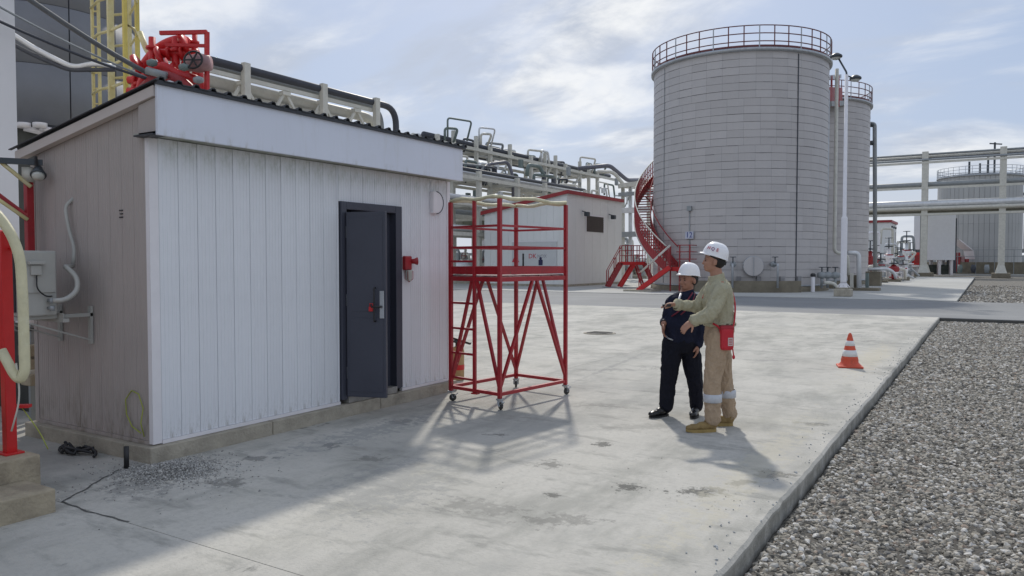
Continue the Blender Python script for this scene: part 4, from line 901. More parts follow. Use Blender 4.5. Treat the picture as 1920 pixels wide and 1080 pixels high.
m_ = MB(); m_.lathe([(1.8, 0), (1.8, 4.25)], c, 32); m_.build('skirt', M('dark_skirt', (.09, .095, .09), .8, var=.2), t)
for i in range(2):
    p = D(45+i*30, 240, 15.2); MB().tube([p, p+Vector((.3, .5, -.12))], .06, 8).lathe([(0, 0), (.13, 0), (.13, .1), (0, .12)], p, 12).build('nozzle', whitep, t)

# caged ladder
la = D(208, 120, 14.3); t = thing('caged_ladder', 'pale yellow caged ladder climbing beside the dark grey vessel', 'ladder', (la.x, la.y, 0))
def dd(px, py, z=None, d=14.3):
    p = D(px, py, d); return Vector((p.x, p.y, p.z if z is None else z))
for px in (174, 186): MB().bar(dd(px, 100, 1.5, 14.6), dd(px, 100, 7.2, 14.6), .045, .045).build('stringer', yel, t)
for px, w_, mt, d_ in ((208, .11, yel, 14.0), (235, .07, yelb, 13.6), (258, .07, yelb, 14.3), (244, .05, yel, 14.9)): MB().bar(dd(px, 100, 2.0, d_), dd(px, 100, 7.2, d_), w_, .05).build('cage_bar', mt, t)
for z in (2.6, 3.2, 3.8, 4.4, 4.78, 5.18, 5.8, 6.4, 7.0):
    pts = [dd(px, 100, z, d_) for px, d_ in ((172, 14.6), (185, 14.2), (208, 14.0), (235, 13.6), (252, 13.9), (258, 14.3), (246, 14.9), (215, 15.0))]; m_ = MB(); m_.tube(pts, .026, 6); m_.build('hoop', yel, t)
for q in range(19): MB().bar(dd(174, 100, 1.7+q*.29, 14.6), dd(186, 100, 1.7+q*.29, 14.6), .025).build('rung', yel, t)

# pipe bridge running away behind the roof
XP = -12.0
t = thing('pipe_bridge', 'truss pipe bridge with cream posts and black and silver pipes above the cabin roof', 'pipe bridge', (XP, 10, 0))
def zb(z): return (z-1.6)*1.2+1.6
YA = 8.2
m_ = MB(); m_.tube(bend([(XP+.02, YA, zb(4.62)), (XP+.02, 14.15, zb(4.62)), (XP+.02, 14.15, 2.6)], .42, 7), .075, 10); m_.build('black_pipe', darkp, t)
m_ = MB(); m_.tube(bend([(XP-.25, YA, zb(4.60)), (XP-.25, 13.95, zb(4.60)), (XP-.25, 14.0, 2.6)], .42, 7), .05, 10); m_.build('grey_pipe', greyp, t)
m_ = MB(); m_.tube(bend([(XP-.3, YA, zb(4.38)), (XP-.3, 13.85, zb(4.38)), (XP-.3, 13.9, 2.6)], .5, 7), .11, 10); m_.build('insulated_pipe', creamp, t)
for xo, z, r, e in ((-.32, 4.17, .10, 13.1), (-.62, 4.40, .13, 12.8), (-.95, 4.22, .13, 12.5), (-.05, 4.03, .09, 13.0)):
    m_ = MB(); m_.tube(bend([(XP+xo, YA, zb(z)), (XP+xo, e, zb(z)), (XP+xo, e+.1, 2.6)], .45, 6), r, 12); m_.build('clad_pipe', silver, t)
for xo in (0, -1.3):
    MB().bar((XP+xo, YA, zb(4.47)), (XP+xo, 13.35, zb(4.47)), .05, .075).build('top_chord', creamp, t)
    MB().bar((XP+xo, YA, zb(4.08)), (XP+xo, 13.35, zb(4.08)), .05, .08).build('bottom_chord', creamp, t)
    yy = 8.5
    while yy < 12.9:
        a = (XP+xo, yy, zb(4.12)); b_ = (XP+xo, yy+.24, zb(4.42)); c = (XP+xo, yy+.52, zb(4.12))
        MB().bar(a, b_, .045, .055).build('diagonal', creamp, t); MB().bar(b_, c, .045, .055).build('diagonal', creamp, t); MB().box(XP+xo-.06, XP+xo+.06, yy+.14, yy+.34, zb(4.36), zb(4.42)).build('gusset', creamp, t); yy += 1.02
for yy in (9.76, 11.75, 13.39):
    for xo in (.09, -1.4):
        MB().box(XP+xo-.05, XP+xo+.05, yy-.07, yy+.07, 0, zb(4.70)).build('post', creamp, t)
    MB().box(XP-1.4, XP-.04, yy-.06, yy+.06, zb(4.0)-.06, zb(4.0)).build('cross_beam', creamp, t)

# red deluge valve set with its hand rail, and cables
rp = D(320, 130, 10.5); t = thing('red_valve_station', 'bright red pipe and valve station rising over the peak of the cabin roof', 'valve station', (rp.x, rp.y, 0))
def rd_(px, py, d=10.5): return D(px, py, d)
m_ = MB(); m_.tube(bend([rd_(262, 330), rd_(264, 150), rd_(300, 118), rd_(335, 142), rd_(378, 150), rd_(383, 330)], .2, 5), .065, 12); m_.build('main_pipe', redb, t)
m_ = MB(); m_.tube(bend([rd_(250, 330, 10.8), rd_(256, 140, 10.8), rd_(300, 85, 10.8), rd_(350, 70, 10.8), rd_(372, 110, 10.8), rd_(372, 200, 10.8)], .3, 5), .07, 12); m_.build('upper_pipe', redb, t)
m_ = MB(); m_.tube(bend([rd_(265, 170, 10.3), rd_(300, 135, 10.3), rd_(352, 158, 10.3), rd_(372, 190, 10.3)], .2, 5), .065, 12); m_.build('bend', redd, t)
for px, py in ((302, 108), (333, 137), (258, 122), (345, 78)):
    p = rd_(px, py, 10.6); m_ = MB(); m_.lathe([(0, -.02), (.15, -.02), (.15, .02), (0, .02)], p, 20, axis=RT*.9+Vector((0, 0, .35))); m_.build('flange', redb, t)
p = rd_(362, 112, 10.2); m_ = MB(); m_.lathe([(.12, -.015), (.135, 0), (.12, .015), (.105, 0), (.12, -.015)], p, 20, axis=-HD+Vector((0, 0, .2))); 
for a in range(3): m_.bar(p+(RT*math.cos(a*1.05)+Vector((0, 0, math.sin(a*1.05))))*.12, p-(RT*math.cos(a*1.05)+Vector((0, 0, math.sin(a*1.05))))*.12, .018)
m_.build('hand_wheel', black, t)
m_ = MB(); m_.lathe([(0, -.16), (.10, -.16), (.13, 0), (.10, .16), (0, .16)], p+HD*.18, 16, axis=RT); m_.build('valve_body', M('dull_pink_paint', (.38, .22, .22), .5, var=.3, scale=8), t)
m_ = MB(); m_.tube([rd_(275, 132, 10.2), rd_(312, 142, 10.2)], .05, 12) if True else m_.tube(bend([rd_(268, 128, 10.1), rd_(300, 120, 10.1), rd_(330, 132, 10.1), rd_(300, 145, 10.1), rd_(275, 135, 10.1)], .1, 4), .045, 10); m_.build('grey_casing', greyp, t)
for (x0_, y0_, x1_, y1_, r_) in ((240, 150, 300, 150, .05), (262, 128, 262, 178, .05), (300, 100, 372, 100, .06), (330, 70, 330, 178, .055), (350, 100, 350, 178, .04), (285, 70, 285, 150, .045), (240, 172, 382, 172, .06), (365, 60, 365, 140, .035)):
    m_ = MB(); m_.tube([rd_(x0_, y0_, 10.65), rd_(x1_, y1_, 10.65)], r_, 10); m_.build('branch_pipe', redb, t)
    a_ = rd_(x0_, y0_, 10.65); ax_ = rd_(x1_, y1_, 10.65)-a_
    for f_ in (.25, .6): m_ = MB(); m_.lathe([(0, -.018), (r_*1.8, -.018), (r_*1.8, .018), (0, .018)], a_+ax_*f_, 14, axis=ax_); m_.build('flange', redb, t)
for (x0_, y0_) in ((285, 118), (318, 158), (345, 126), (372, 150)):
    m_ = MB(); m_.lathe([(0, -.06), (.035, -.06), (.055, 0), (.035, .06), (0, .06)], rd_(x0_, y0_, 10.2), 12, axis=RT); m_.build('small_valve', (greyp, greygreen, silver, redb)[x0_ % 4], t)
m_ = MB(); m_.bar(rd_(388, 60, 10.4), rd_(388, 330, 10.4), .05); m_.build('rail_post', redb, t)
m_ = MB(); m_.bar(rd_(300, 62, 10.4), rd_(388, 60, 10.4), .05); m_.bar(rd_(310, 84, 10.4), rd_(388, 86, 10.4), .04); m_.build('rail', redb, t)
m_ = MB(); m_.tube(bend([rd_(262, 60, 10.9), rd_(275, 95, 10.9), rd_(290, 112, 10.9)], .1, 4), .04, 10); m_.build('pale_pipe', yel, t)
# cable runs overhead
m_ = MB()
for i, (a, b_) in enumerate(((D(-150, -30, 8.5), D(402, 184, 10.9)), (D(-90, -40, 8.6), D(404, 188, 10.9)), (D(-20, -60, 8.7), D(410, 196, 10.9)))):
    a = Vector((0, 0, EYE))+(a-Vector((0, 0, EYE)))*(-10.25/a.x)
    pts = [a.lerp(b_, q/10)-Vector((0, 0, .12*math.sin(math.pi*q/10)+.02*i)) for q in range(11)]
    m_ = MB(); m_.tube(pts, (.018, .014, .034)[i], 8); tag(m_.build('cable_run', (darkp, greyp, M('cable_grey', (.12, .125, .13), .6))[i]), ('thin black cable sloping from upper left down to the cabin roof peak', 'thin grey cable just under the black one over the roof peak', 'thick dark grey conduit sloping down behind the cabin roof peak')[i], 'cable')
m_ = MB(); m_.tube(bend([D(-60, 10, 13), D(60, 88, 13), D(90, 104, 13), D(138, 128, 13), D(176, 118, 13), D(215, 126, 13)], .4, 5), .045, 8); tag(m_.build('white_pipe', silver), 'bright metal pipe bending in front of the dark grey vessel', 'pipe')
m_ = MB(); m_.tube(bend([D(-90, 20, 13), D(60, 103, 13), D(130, 132, 13), D(165, 131, 13), D(215, 131, 13)], .4, 5), .035, 8); tag(m_.build('black_cable', darkp), 'black cable sagging under the bright pipe by the grey vessel', 'cable')

# ================================================================== MIDDLE: SHED, RACKS
SX, SY = -22.3, 42.6
sh = thing('pump_house', 'pale clad pump house with red roof edge, louvre and two wall lamps', 'building', (SX, SY, 0))
def sz(x): return 5.86-.178*(SX-x)
nl = 13
for i in range(nl):
    xa = SX-.02-i*.475; xb_ = xa-.465
    m_ = MB(); vs = [(xa, SY, .15), (xb_, SY, .15), (xb_, SY, sz(xb_)-.02), (xa, SY, sz(xa)-.02)]; m_.add(vs+[(a, b_+.06, c) for a, b_, c in vs], [(0, 1, 2, 3), (7, 6, 5, 4), (0, 4, 5, 1), (1, 5, 6, 2), (2, 6, 7, 3), (3, 7, 4, 0)]); m_.build('wall_panel', shedm, sh)
ni = 7; pan = None
for i in range(ni):
    ya_ = SY+.02+i*1.205
    if pan is None: pan = MB().box(-.06, 0, 0, 1.19, .15, 5.82).build('wall_panel', shedm, sh, local=True); pan.location = (0, ya_-SY, 0)
    else: inst(pan, sh, (0, ya_-SY, 0))
MB().box(SX-6.15, SX-.08, SY+.08, SY+8.3, -.05, 4.6).build('back_wall', shedm, sh)
MB().box(SX-6.0, SX-.08, SY+8.36, SY+8.42, .15, 4.55).build('rear_wall', shedm, sh)
MB().box(SX-6.3, SX+.05, SY-.08, SY+8.45, -.1, .15).build('base', plinthm, sh)
slab_y([(SX+.10, 5.86), (SX+.10, 6.02), (SX-6.4, sz(SX-6.4)+.18), (SX-6.4, sz(SX-6.4)+.02)], SY-.12, SY+8.55).build('roof', M('far_roof_sheet', (.30, .30, .29), .7), sh)
slab_y([(SX+.10, 5.80), (SX+.10, 6.03), (SX-6.4, sz(SX-6.4)+.19), (SX-6.4, sz(SX-6.4)-.06)], SY-.16, SY-.125).build('roof_edge', redd, sh)
MB().box(SX+.105, SX+.14, SY-.16, SY+8.5, 5.80, 6.03).build('roof_edge', redd, sh)
lv = MB().box(SX-.05, SX+.02, SY+2.68, SY+5.31, 3.55, 4.58).build('louvre', brownm, sh)
for z in range(8): MB().bar((SX+.03, SY+2.72, 3.62+z*.125), (SX+.03, SY+5.27, 3.62+z*.125), .05, .03).build('louvre_blade', brownm, lv)
m_ = MB(); m_.box(SX+.02, SX+.035, SY+2.60, SY+2.68, 3.5, 4.66); m_.box(SX+.02, SX+.035, SY+5.31, SY+5.39, 3.5, 4.66); m_.box(SX+.02, SX+.035, SY+2.69, SY+5.30, 4.585, 4.66); m_.build('louvre_frame', whitep, sh)
for yy in (SY+2.1, SY+6.2): m_ = MB(); m_.bar((SX, yy, 4.85), (SX+.35, yy, 4.75), .06); m_.box(SX+.2, SX+.5, yy-.16, yy+.16, 4.5, 4.78, ch=.04); m_.build('wall_light', lampg, sh)
# board with warning marks on its near face
bd = thing('notice_board', 'white notice board with red warning triangle and red lettering on the pump house wall', 'sign', (-24.7, SY-.05, 1.6))
MB().box(-26.3, -23.0, SY-.06, SY-.02, 1.15, 2.85, ch=.01).build('board', M('board_white', (.56, .57, .57), .6, var=.05), bd)
MB().box(-26.35, -22.95, SY-.07, SY-.061, 2.85, 2.90).build('board_edge', whitep, bd)
m_ = MB(); yb_ = SY-.066; q = D(970, 487, 51); cx_ = -26.02
m_.add([(cx_-.28, yb_, 1.55), (cx_+.28, yb_, 1.55), (cx_, yb_, 2.05), (cx_-.28, yb_-.01, 1.55), (cx_+.28, yb_-.01, 1.55), (cx_, yb_-.01, 2.05)], [(0, 1, 2), (3, 4, 5), (0, 1, 4, 3), (1, 2, 5, 4), (2, 0, 3, 5)]); m_.build('warning_triangle', redprint, bd)
MB().box(-25.5, -25.38, SY-.075, SY-.062, 1.25, 2.1).build('black_bar', black, bd)
FM = Matrix(((1, 0, 0, 0), (0, 0, -1, 0), (0, 1, 0, 0), (0, 0, 0, 1)))     # text plane facing -y
letters('DK', redprint, Matrix.Translation((-24.75, SY-.066, 1.92))@FM, .42, 'lettering', bd, .004)
letters('NOX', M('grey_print', (.3, .3, .33), .6), Matrix.Translation((-24.05, SY-.066, 1.92))@FM, .30, 'lettering', bd, .004)
m_ = MB(); m_.box(-24.3, -24.0, SY-.075, SY-.062, 1.35, 1.7, ch=.003); m_.lathe([(0, 0), (.09, 0), (.09, .01), (0, .01)], (-24.15, SY-.07, 1.78), 12, axis=(0, -1, 0)); m_.build('blue_pictogram', M('dark_blue_print', (.02, .02, .07), .6), bd)

def rack(name, label, X0, X1, ya, yb, levels, cols, pipes, cmat=creamp, cw=.28, braces=True):
    """pipe rack along y. levels: beam heights; cols: y of the frames; pipes: (dx, z, r, material)"""
    t = thing(name, label, 'pipe rack', (X1, ya, 0)); H_ = max(levels)+.35
    for y_ in cols:
        for x_ in (X0, X1): MB().box(x_-cw/2, x_+cw/2, y_-cw/2, y_+cw/2, 0, H_).build('column', cmat, t)
        for z in levels: MB().box(X0+cw/2, X1-cw/2, y_-.1, y_+.1, z-.28, z-.06).build('cross_beam', cmat, t)
    for z in levels:
        for x_ in (X0-cw/2-.09, X1+cw/2+.09): MB().bar((x_, ya, z-.2), (x_, yb, z-.2), .14, .24).build('side_beam', cmat, t)
    for (dx, z, r, mt, e0, e1) in pipes:
        m_ = MB(); x_ = X0+dx; pts = [(x_, ya+e0, z)]
        pts += [(x_, yb+e1, z), (x_, yb+e1+.05, max(.5, z-3))] if e1 else [(x_, yb, z)]
        m_.tube(bend(pts, .6, 5), r, 10); m_.build('pipe', mt, t)
    return t
rr = random.Random(11)
rack('pipe_rack', 'cream pipe rack with a black pipe on top behind the pump house', -31.6, -29.4, 34, 60, (3.6, 5.6, 7.35), (34.5, 43.3, 48.3, 52.4, 59.5),
     [(1.9, 7.75, .13, darkp, 0, 0), (1.3, 7.6, .2, silver, 0, 0), (.6, 7.55, .16, creamp, 0, 0), (.2, 7.6, .12, greyp, 0, 0)]+[(.3+.4*i, 5.85, rr.uniform(.1, .24), (silver, creamp, greyp, darkp, silver)[i], 0, 0) for i in range(5)]+[(.3+.45*i, 3.85, rr.uniform(.12, .25), (creamp, silver, greyp, silver)[i], 0, 0) for i in range(4)], cw=.3)
t = rack('pipe_rack', 'higher pipe rack farther back carrying many cream pipes above the pump house roof', -38.6, -34.2, 44, 76, (5.2, 8.2, 10.5), (45, 52, 58.5, 65, 72),
     [(.4+.5*i, 10.75, rr.uniform(.12, .22), (darkp, creamp, silver, creamp, greyp, creamp, silver, darkp)[i], 0, 0) for i in range(8)]+[(.4+.55*i, 8.45, rr.uniform(.14, .3), (creamp, silver, greyp, creamp, creamp, silver, darkp)[i], 0, 0) for i in range(7)]+[(.5+.7*i, 5.5, rr.uniform(.15, .3), (silver, greyp, creamp, silver, greyp)[i], 0, 0) for i in range(5)])
for i in range(70):
    x_ = rr.uniform(-38, -30.2); y_ = rr.uniform(42, 74); z_ = 7.6 if x_ > -32 else rr.choice((8.6, 10.8)); mt = rr.choice((greyp, silver, creamp, greygreen, darkp))
    h_ = rr.uniform(.3, 1.0); L_ = rr.uniform(.6, 2.5); m_ = MB(); m_.tube(bend([(x_, y_, z_-.4), (x_, y_, z_+h_), (x_+rr.choice((0, .6)), y_+L_, z_+h_), (x_+.1, y_+L_+.1, z_-.4)], .25, 4), rr.uniform(.05, .13), 7); m_.build('pipe_branch', mt, t)
for i in range(26):      # small fittings on the racks: valves, hangers and lamp posts
    x_ = rr.uniform(-34.5, -29.5); y_ = rr.uniform(42, 72); z_ = rr.choice((6.0, 7.9, 8.7)); h_ = rr.uniform(.3, .8); MB().box(x_-.12, x_+.12, y_-.2, y_+.2, z_, z_+h_, ch=.03).build('fitting', rr.choice((greyp, darkp, silver, creamp, greygreen)), t)
for y_ in (47, 50, 55, 61, 63, 68, 70): MB().box(-34.35, -34.05, y_-.1, y_+.1, 8.0, 11.4).build('upright', creamp, t)
for y_ in (46, 53, 60, 66): MB().bar((-34.2, y_, 8.2), (-34.2, y_+2.5, 10.5), .14).build('brace', creamp, t)
# pipe loops rising over the racks
def loop(name, lab, pts, r, mt, cat='pipe', group=None, br=.5):
    m_ = MB(); m_.tube(bend([D(*p) for p in pts], br, 5), r, 8); return tag(m_.build(name, mt), lab, cat, group)
loop('dark_pipe_loop', 'dark pipe arching up at the left end of the racks over the scaffold', [(896, 400, 55), (900, 322, 55), (915, 308, 56), (952, 303, 58), (962, 330, 58), (962, 400, 58)], .12, M('slate_pipe', (.14, .14, .17), .5))
loop('dark_pipe_loop', 'dark sloping pipe rising to the highest point of the far racks and down right', [(1084, 316, 72), (1143, 310, 72), (1176, 338, 74), (1205, 337, 78)], .20, M('slate_pipe', (.14, .14, .17), .5))
loop('dark_pipe_loop', 'short dark pipe standing over the pipe racks left of the peak', [(988, 330, 60), (990, 309, 60), (1012, 312, 62), (1020, 330, 62)], .16, greygreen)
loop('cream_pipe_loop', 'cream pipe dipping from the racks towards the spiral stair', [(1120, 322, 68), (1150, 322, 68), (1172, 350, 68), (1200, 352, 72)], .16, creamp)
tb = thing('tank_bridge', 'narrow pipe support leading from the racks to the large tank', 'pipe support', D(1190, 520, 66))
MB().bar(D(1160, 349, 66), D(1226, 340, 66), .8, .35).build('beam', creamp, tb); MB().bar(D(1160, 365, 66), D(1226, 360, 66), .5, .3).build('beam', greyp, tb)
for px in (1168, 1182, 1216): MB().bar(D(px, 345, 66.5), D(px, 522, 66.5), .25).build('column', creamp if px != 1182 else silver, tb)
for py in (395, 440): MB().bar(D(1165, py, 66.3), D(1215, py-2, 66.3), .4, .45).build('pipe_run', (silver, greyp)[py > 400], tb)
# plant under the racks: vessels, cabinets and steel seen left of the pump house and right of it
def pump_skid(c, lab, s=1.0, mt=silver, seed=0, group=None):
    r_ = random.Random(seed); t = thing('process_skid', lab, 'equipment', (c.x, c.y, 0), group)
    x, y = c.x, c.y
    MB().box(x-1.3*s, x+1.3*s, y-.7*s, y+.7*s, 0, .2*s).build('base_frame', plinthm, t)
    m_ = MB(); m_.lathe([(0, -1.0*s), (.25*s, -.97*s), (.42*s, -.8*s), (.42*s, .8*s), (.25*s, .97*s), (0, 1.0*s)], (x, y, .95*s), 16, axis=(1, 0, 0)); m_.build('vessel', mt, t)
    for sx in (-.6, .6): MB().box(x+sx*s-.08*s, x+sx*s+.08*s, y-.35*s, y+.35*s, .2*s, .6*s).build('saddle', greyp, t)
    for q in range(3):
        xx = x+r_.uniform(-.9, .9)*s; hh = r_.uniform(1.6, 2.5)*s; m_ = MB(); m_.tube(bend([(xx, y, 1.3*s), (xx, y, hh), (xx+r_.choice((-1, 1))*.8*s, y+.2, hh), (xx+.1, y+.4, .3*s)], .2*s, 4), .08*s, 8); m_.build('pipe', (silver, creamp, greyp)[q], t)
    p = Vector((x+.5*s, y-.3*s, 1.6*s)); m_ = MB(); m_.lathe([(.16*s, -.02), (.18*s, 0), (.16*s, .02)], p, 14, axis=(0, -1, 0)); m_.cyl(p+Vector((-.16*s, 0, 0)), p+Vector((.16*s, 0, 0)), .02*s, 6).cyl(p, p+Vector((0, .3*s, 0)), .03*s, 6); m_.build('hand_wheel', redd, t)
    return t
pump_skid(G(862, 531), 'silver process skid with pipes seen left of the cream rack column', 1.25, silver, 1)
pump_skid(G(896, 529), 'cream process skid squeezed between rack columns and the pump house', 1.1, creamp, 2)
for i, (px, py, w_, h_, mt, lb) in enumerate([(857, 531, 1.6, 2.3, greyp, 'grey steel cabinet standing beside the left process skid'), (905, 528, 1.0, 3.4, whitep, 'white cabinet left of the pump house corner')]):
    c = G(px, py-3); t = thing('steel_cabinet', lb, 'cabinet', (c.x, c.y, 0)); MB().box(c.x-w_/2, c.x+w_/2, c.y-.4, c.y+.4, .1, h_, ch=.03).build('body', mt, t); MB().box(c.x-w_/2+.1, c.x-.05, c.y-.43, c.y-.4, .25, h_-.15).build('door', mt, t); MB().box(c.x+.05, c.x+w_/2-.1, c.y-.43, c.y-.4, .25, h_-.15).build('door', mt, t)
for i, (px, z0, z1, lb) in enumerate([(868, 3.2, 3.7, 'cream horizontal tank on high steel frame left of the pump house'), ]):
    c = G(870, 524); t = thing('elevated_tank', lb, 'tank', (c.x, c.y, 0)); m_ = MB(); m_.lathe([(0, -2.3), (.6, -2.2), (.95, -1.9), (.95, 1.9), (.6, 2.2), (0, 2.3)], (c.x, c.y, 5.2), 20, axis=(1, .1, 0)); m_.build('shell', M('green_grey_paint', (.20, .21, .16), .6, var=.2), t)
    for sx in (-1.5, 1.5):
        for sy in (-.7, .7): MB().box(c.x+sx-.12, c.x+sx+.12, c.y+sy-.12, c.y+sy+.12, 0, 4.5).build('leg', creamp, t)
    for z in (2.2, 4.4): MB().box(c.x-1.9, c.x+1.9, c.y-.95, c.y+.95, z-.1, z+.12).build('deck', greyp, t)
c = G(1190, 522); pump_skid(Vector((c.x, c.y, 0)), 'grey process skid behind the red crossover steps', 1.3, greyp, 4)
c = G(1176, 520); pump_skid(Vector((c.x-3, c.y+6, 0)), 'teal and silver process skid farther back beside the pump house', 1.7, greygreen, 5)

# ================================================================== STORAGE TANKS
redk = M('dull_red_railing', (.16, .05, .05), .6)
def tank(c, label, cols_vis, sheet_h, ncol, mat, H=12.4, Rr=4.8, seed=0, ring=True, limit=300, rmat=None):
    """clad tank: the sheets facing the yard are single parts, the others one joined part"""
    t = thing('storage_tank', label, 'tank', c); cx_, cy_ = c[0], c[1]
    m_ = MB(); m_.lathe([(Rr-.045, .3), (Rr-.045, H), (Rr*.5, H+.45), (0, H+.6)], c, 96); m_.build('shell', seam, t)
    toc = math.atan2(-cy_, -cx_); da = 2*math.pi/ncol; nr_ = int(round((H-.35)/sheet_h)); sh_ = (H-.35)/nr_; base = None; rest = MB(); r_ = random.Random(seed); made = 0
    cell = []; vg, hg = (.011, .0006) if ncol < 40 else (.01, .0035)
    for j in range(nr_):
        
        for i in range(ncol):
            a = toc+(i+.5)*da+(.30*da if (j//6) % 2 and ncol < 40 else 0); dl = (a-cols_vis+math.pi) % (2*math.pi)-math.pi; cell.append((abs(dl), j, a))
    cell.sort(); 
    for q, (dl, j, a) in enumerate(cell):
        z0 = .35+j*sh_; g_ = .012
        if q < limit:
            if base is None:
                m_ = MB(); m_.lathe([(Rr-.04, vg), (Rr+.008, vg), (Rr-.001, sh_-vg*.4), (Rr-.04, sh_-vg*.4)], (0, 0, 0), 3, a0=-da/2+hg, a1=da/2-hg, smooth=False); base = m_.build('cladding_sheet', mat, t, local=True); o = base
            else: o = inst(base, t)
            o.location = (0, 0, z0+r_.uniform(-.006, .006)); o.rotation_euler = (0, 0, a)
        else: rest.lathe([(Rr-.04, z0+vg), (Rr+.008, z0+vg), (Rr-.001, z0+sh_-vg*.4), (Rr-.04, z0+sh_-vg*.4)], (cx_, cy_, 0), 3, a0=a-da/2+hg, a1=a+da/2-hg, smooth=False)
    if rest.v: o = rest.build('cladding', mat, t); o['kind'] = 'stuff'
    m_ = MB(); m_.lathe([(Rr, H-.03), (Rr+.16, H-.02), (Rr+.17, H+.13), (Rr+.14, H+.14), (Rr-.1, H+.10)], c, 96); m_.build('top_rim', galv, t)
    m_ = MB(); m_.lathe([(Rr+.03, .28), (Rr+.07, .29), (Rr+.07, .36), (Rr+.03, .37)], c, 72); m_.build('bottom_trim', galv, t)
    m_ = MB(); m_.lathe([(Rr+.12, -.05), (Rr+.12, .27), (Rr-.02, .28)], c, 72); m_.build('foundation_ring', mould, t)
    if ring: m_ = MB(); m_.lathe([(Rr+.50, -.05), (Rr+.50, .60), (Rr+.75, .60), (Rr+.75, -.05)], c, 24, a0=R(263), a1=R(320), smooth=False); m_.build('bund_wall', mould, t)
    npst = 40
    for q in range(npst):
        a = 2*math.pi*q/npst; x, y = cx_+(Rr+.1)*math.cos(a), cy_+(Rr+.1)*math.sin(a); MB().bar((x, y, H+.12), (x, y, H+1.25), .05, .05).build('railing_post', rmat or (redk if q % 3 else galv), t)
    for z, mt in ((H+.45, rmat or redk), (H+.85, rmat or redk), (H+1.25, rmat or redk)):
        m_ = MB(); m_.tube([(cx_+(Rr+.1)*math.cos(2*math.pi*q/72), cy_+(Rr+.1)*math.sin(2*math.pi*q/72), z) for q in range(73)], .03, 5, cap=False); m_.build('railing', mt, t)
    m_ = MB(); m_.lathe([(Rr+.06, H+.15), (Rr+.075, H+.15), (Rr+.075, H+.27), (Rr+.06, H+.27)], c, 72); m_.build('toe_plate', rmat or redk, t)
    return t
T1 = Vector((-12.3, 44.7, 0)); T2 = Vector((-11.9, 58.8, 0)); T3 = Vector((-1.0, 118.0, 0))
t1 = tank(T1, 'largest nearest silver clad storage tank with a red spiral stair', R(285), .40, 36, clad, seed=1)
t2 = tank(T2, 'second clad storage tank half hidden behind the largest one', R(318), .40, 36, clad, seed=2, limit=230, ring=False)
t3 = tank(T3, 'distant grey storage tank seen through the pipe rack at the far right', R(270), 3.0, 52, clad3, seed=3, limit=120, rmat=galv, ring=False)
# dark expansion strips on the first tank
for a, w_ in ((R(323), .038), (R(230), .02)):
    m_ = MB(); r0 = 4.818; m_.bar(T1+Vector((r0*math.cos(a), r0*math.sin(a), .4)), T1+Vector((r0*math.cos(a), r0*math.sin(a), 12.3)), w_*1.3, .03, up=(math.cos(a), math.sin(a), 0)); m_.build('expansion_strip', darkp if w_ > .03 else greyp, t1)
for q in range(46):
    a = R(rr.uniform(215, 345)); j = rr.randrange(1, 29); z = .35+j*.4017; r0 = 4.812; w_ = rr.uniform(.2, .55)/4.8
    m_ = MB(); m_.lathe([(r0, z-.012), (r0+.004, z+.012)], T1, 4, a0=a, a1=a+w_); m_.build('lap_strip', M('lap_strip_grey', (.16, .155, .165), .6), t1)
def on1(px, z, r=4.83, C0=T1):
    """angle on a tank wall from a bearing"""
    v = ray(px, 500); az = math.atan2(v.y, v.x); dx, dy = math.cos(az), math.sin(az); b_ = -(dx*C0.x+dy*C0.y); cc = C0.x**2+C0.y**2-r*r; s_ = -b_-math.sqrt(max(0, b_*b_-cc)); return Vector((dx*s_, dy*s_, z)), (Vector((dx*s_, dy*s_, 0))-Vector((C0.x, C0.y, 0))).normalized()
p, nn_ = on1(1411, 1.35)
m_ = MB(); m_.lathe([(.42, -.02), (.42, .22), (.50, .22), (.50, .30), (0, .302)], p, 28, axis=nn_, smooth=False); m_.build('manhole', clad, t1)
m_ = MB(); m_.tube([p+nn_*.22+nn_.cross(Vector((0, 0, 1)))*(.50*math.cos(q*math.pi/14))+Vector((0, 0, .50*math.sin(q*math.pi/14))) for q in range(29)], .03, 6); m_.bar(p+nn_*.34+Vector((0, 0, .5)), p+nn_*.34-Vector((0, 0, .5)), .03); m_.build('manhole_rim', galv, t1)
for px, z in ((1445, 1.45), (1375, 1.45)):
    p, nn_ = on1(px, z); m_ = MB(); m_.cyl(p, p+nn_*.7, .07, 10); m_.lathe([(0, 0), (.16, 0), (.16, .05), (0, .05)], p+nn_*.35, 14, axis=nn_); m_.build('nozzle', greyp, t1)
    m_ = MB(); m_.lathe([(.15, 0), (.17, .02), (.15, .04)], p+nn_*.55+Vector((0, 0, .35)), 14); m_.cyl(p+nn_*.55, p+nn_*.55+Vector((0, 0, .37)), .03, 6); m_.build('valve_wheel', lampg, t1)
    m_ = MB(); m_.tube(bend([p+nn_*.7, p+nn_*.9, p+nn_*.9-Vector((0, 0, 1.2))], .15), .06, 8); m_.build('drain_pipe', galv, t1)
for px in (1385, 1422, 1465, 1496):
    p, nn_ = on1(px, .6); MB().bar(p+nn_*.08-Vector((0, 0, .15)), p+nn_*.08+Vector((0, 0, .22)), .22, .14, up=nn_).build('anchor_chair', seam, t1)
p, nn_ = on1(1292, 3.0, 4.9); sg = thing('tank_number_sign', 'small pale sign with blue numerals on the tank above the stair landing', 'sign', p)
tx = Vector((0, 0, 1)).cross(nn_); SM = Matrix(((tx.x, 0, nn_.x, 0), (tx.y, 0, nn_.y, 0), (0, 1, 0, 0), (0, 0, 0, 1)))
MB().bar(p-Vector((0, 0, .19)), p+Vector((0, 0, .19)), .5, .03, up=nn_).build('plate', M('sign_pale', (.5, .53, .62), .5), sg)
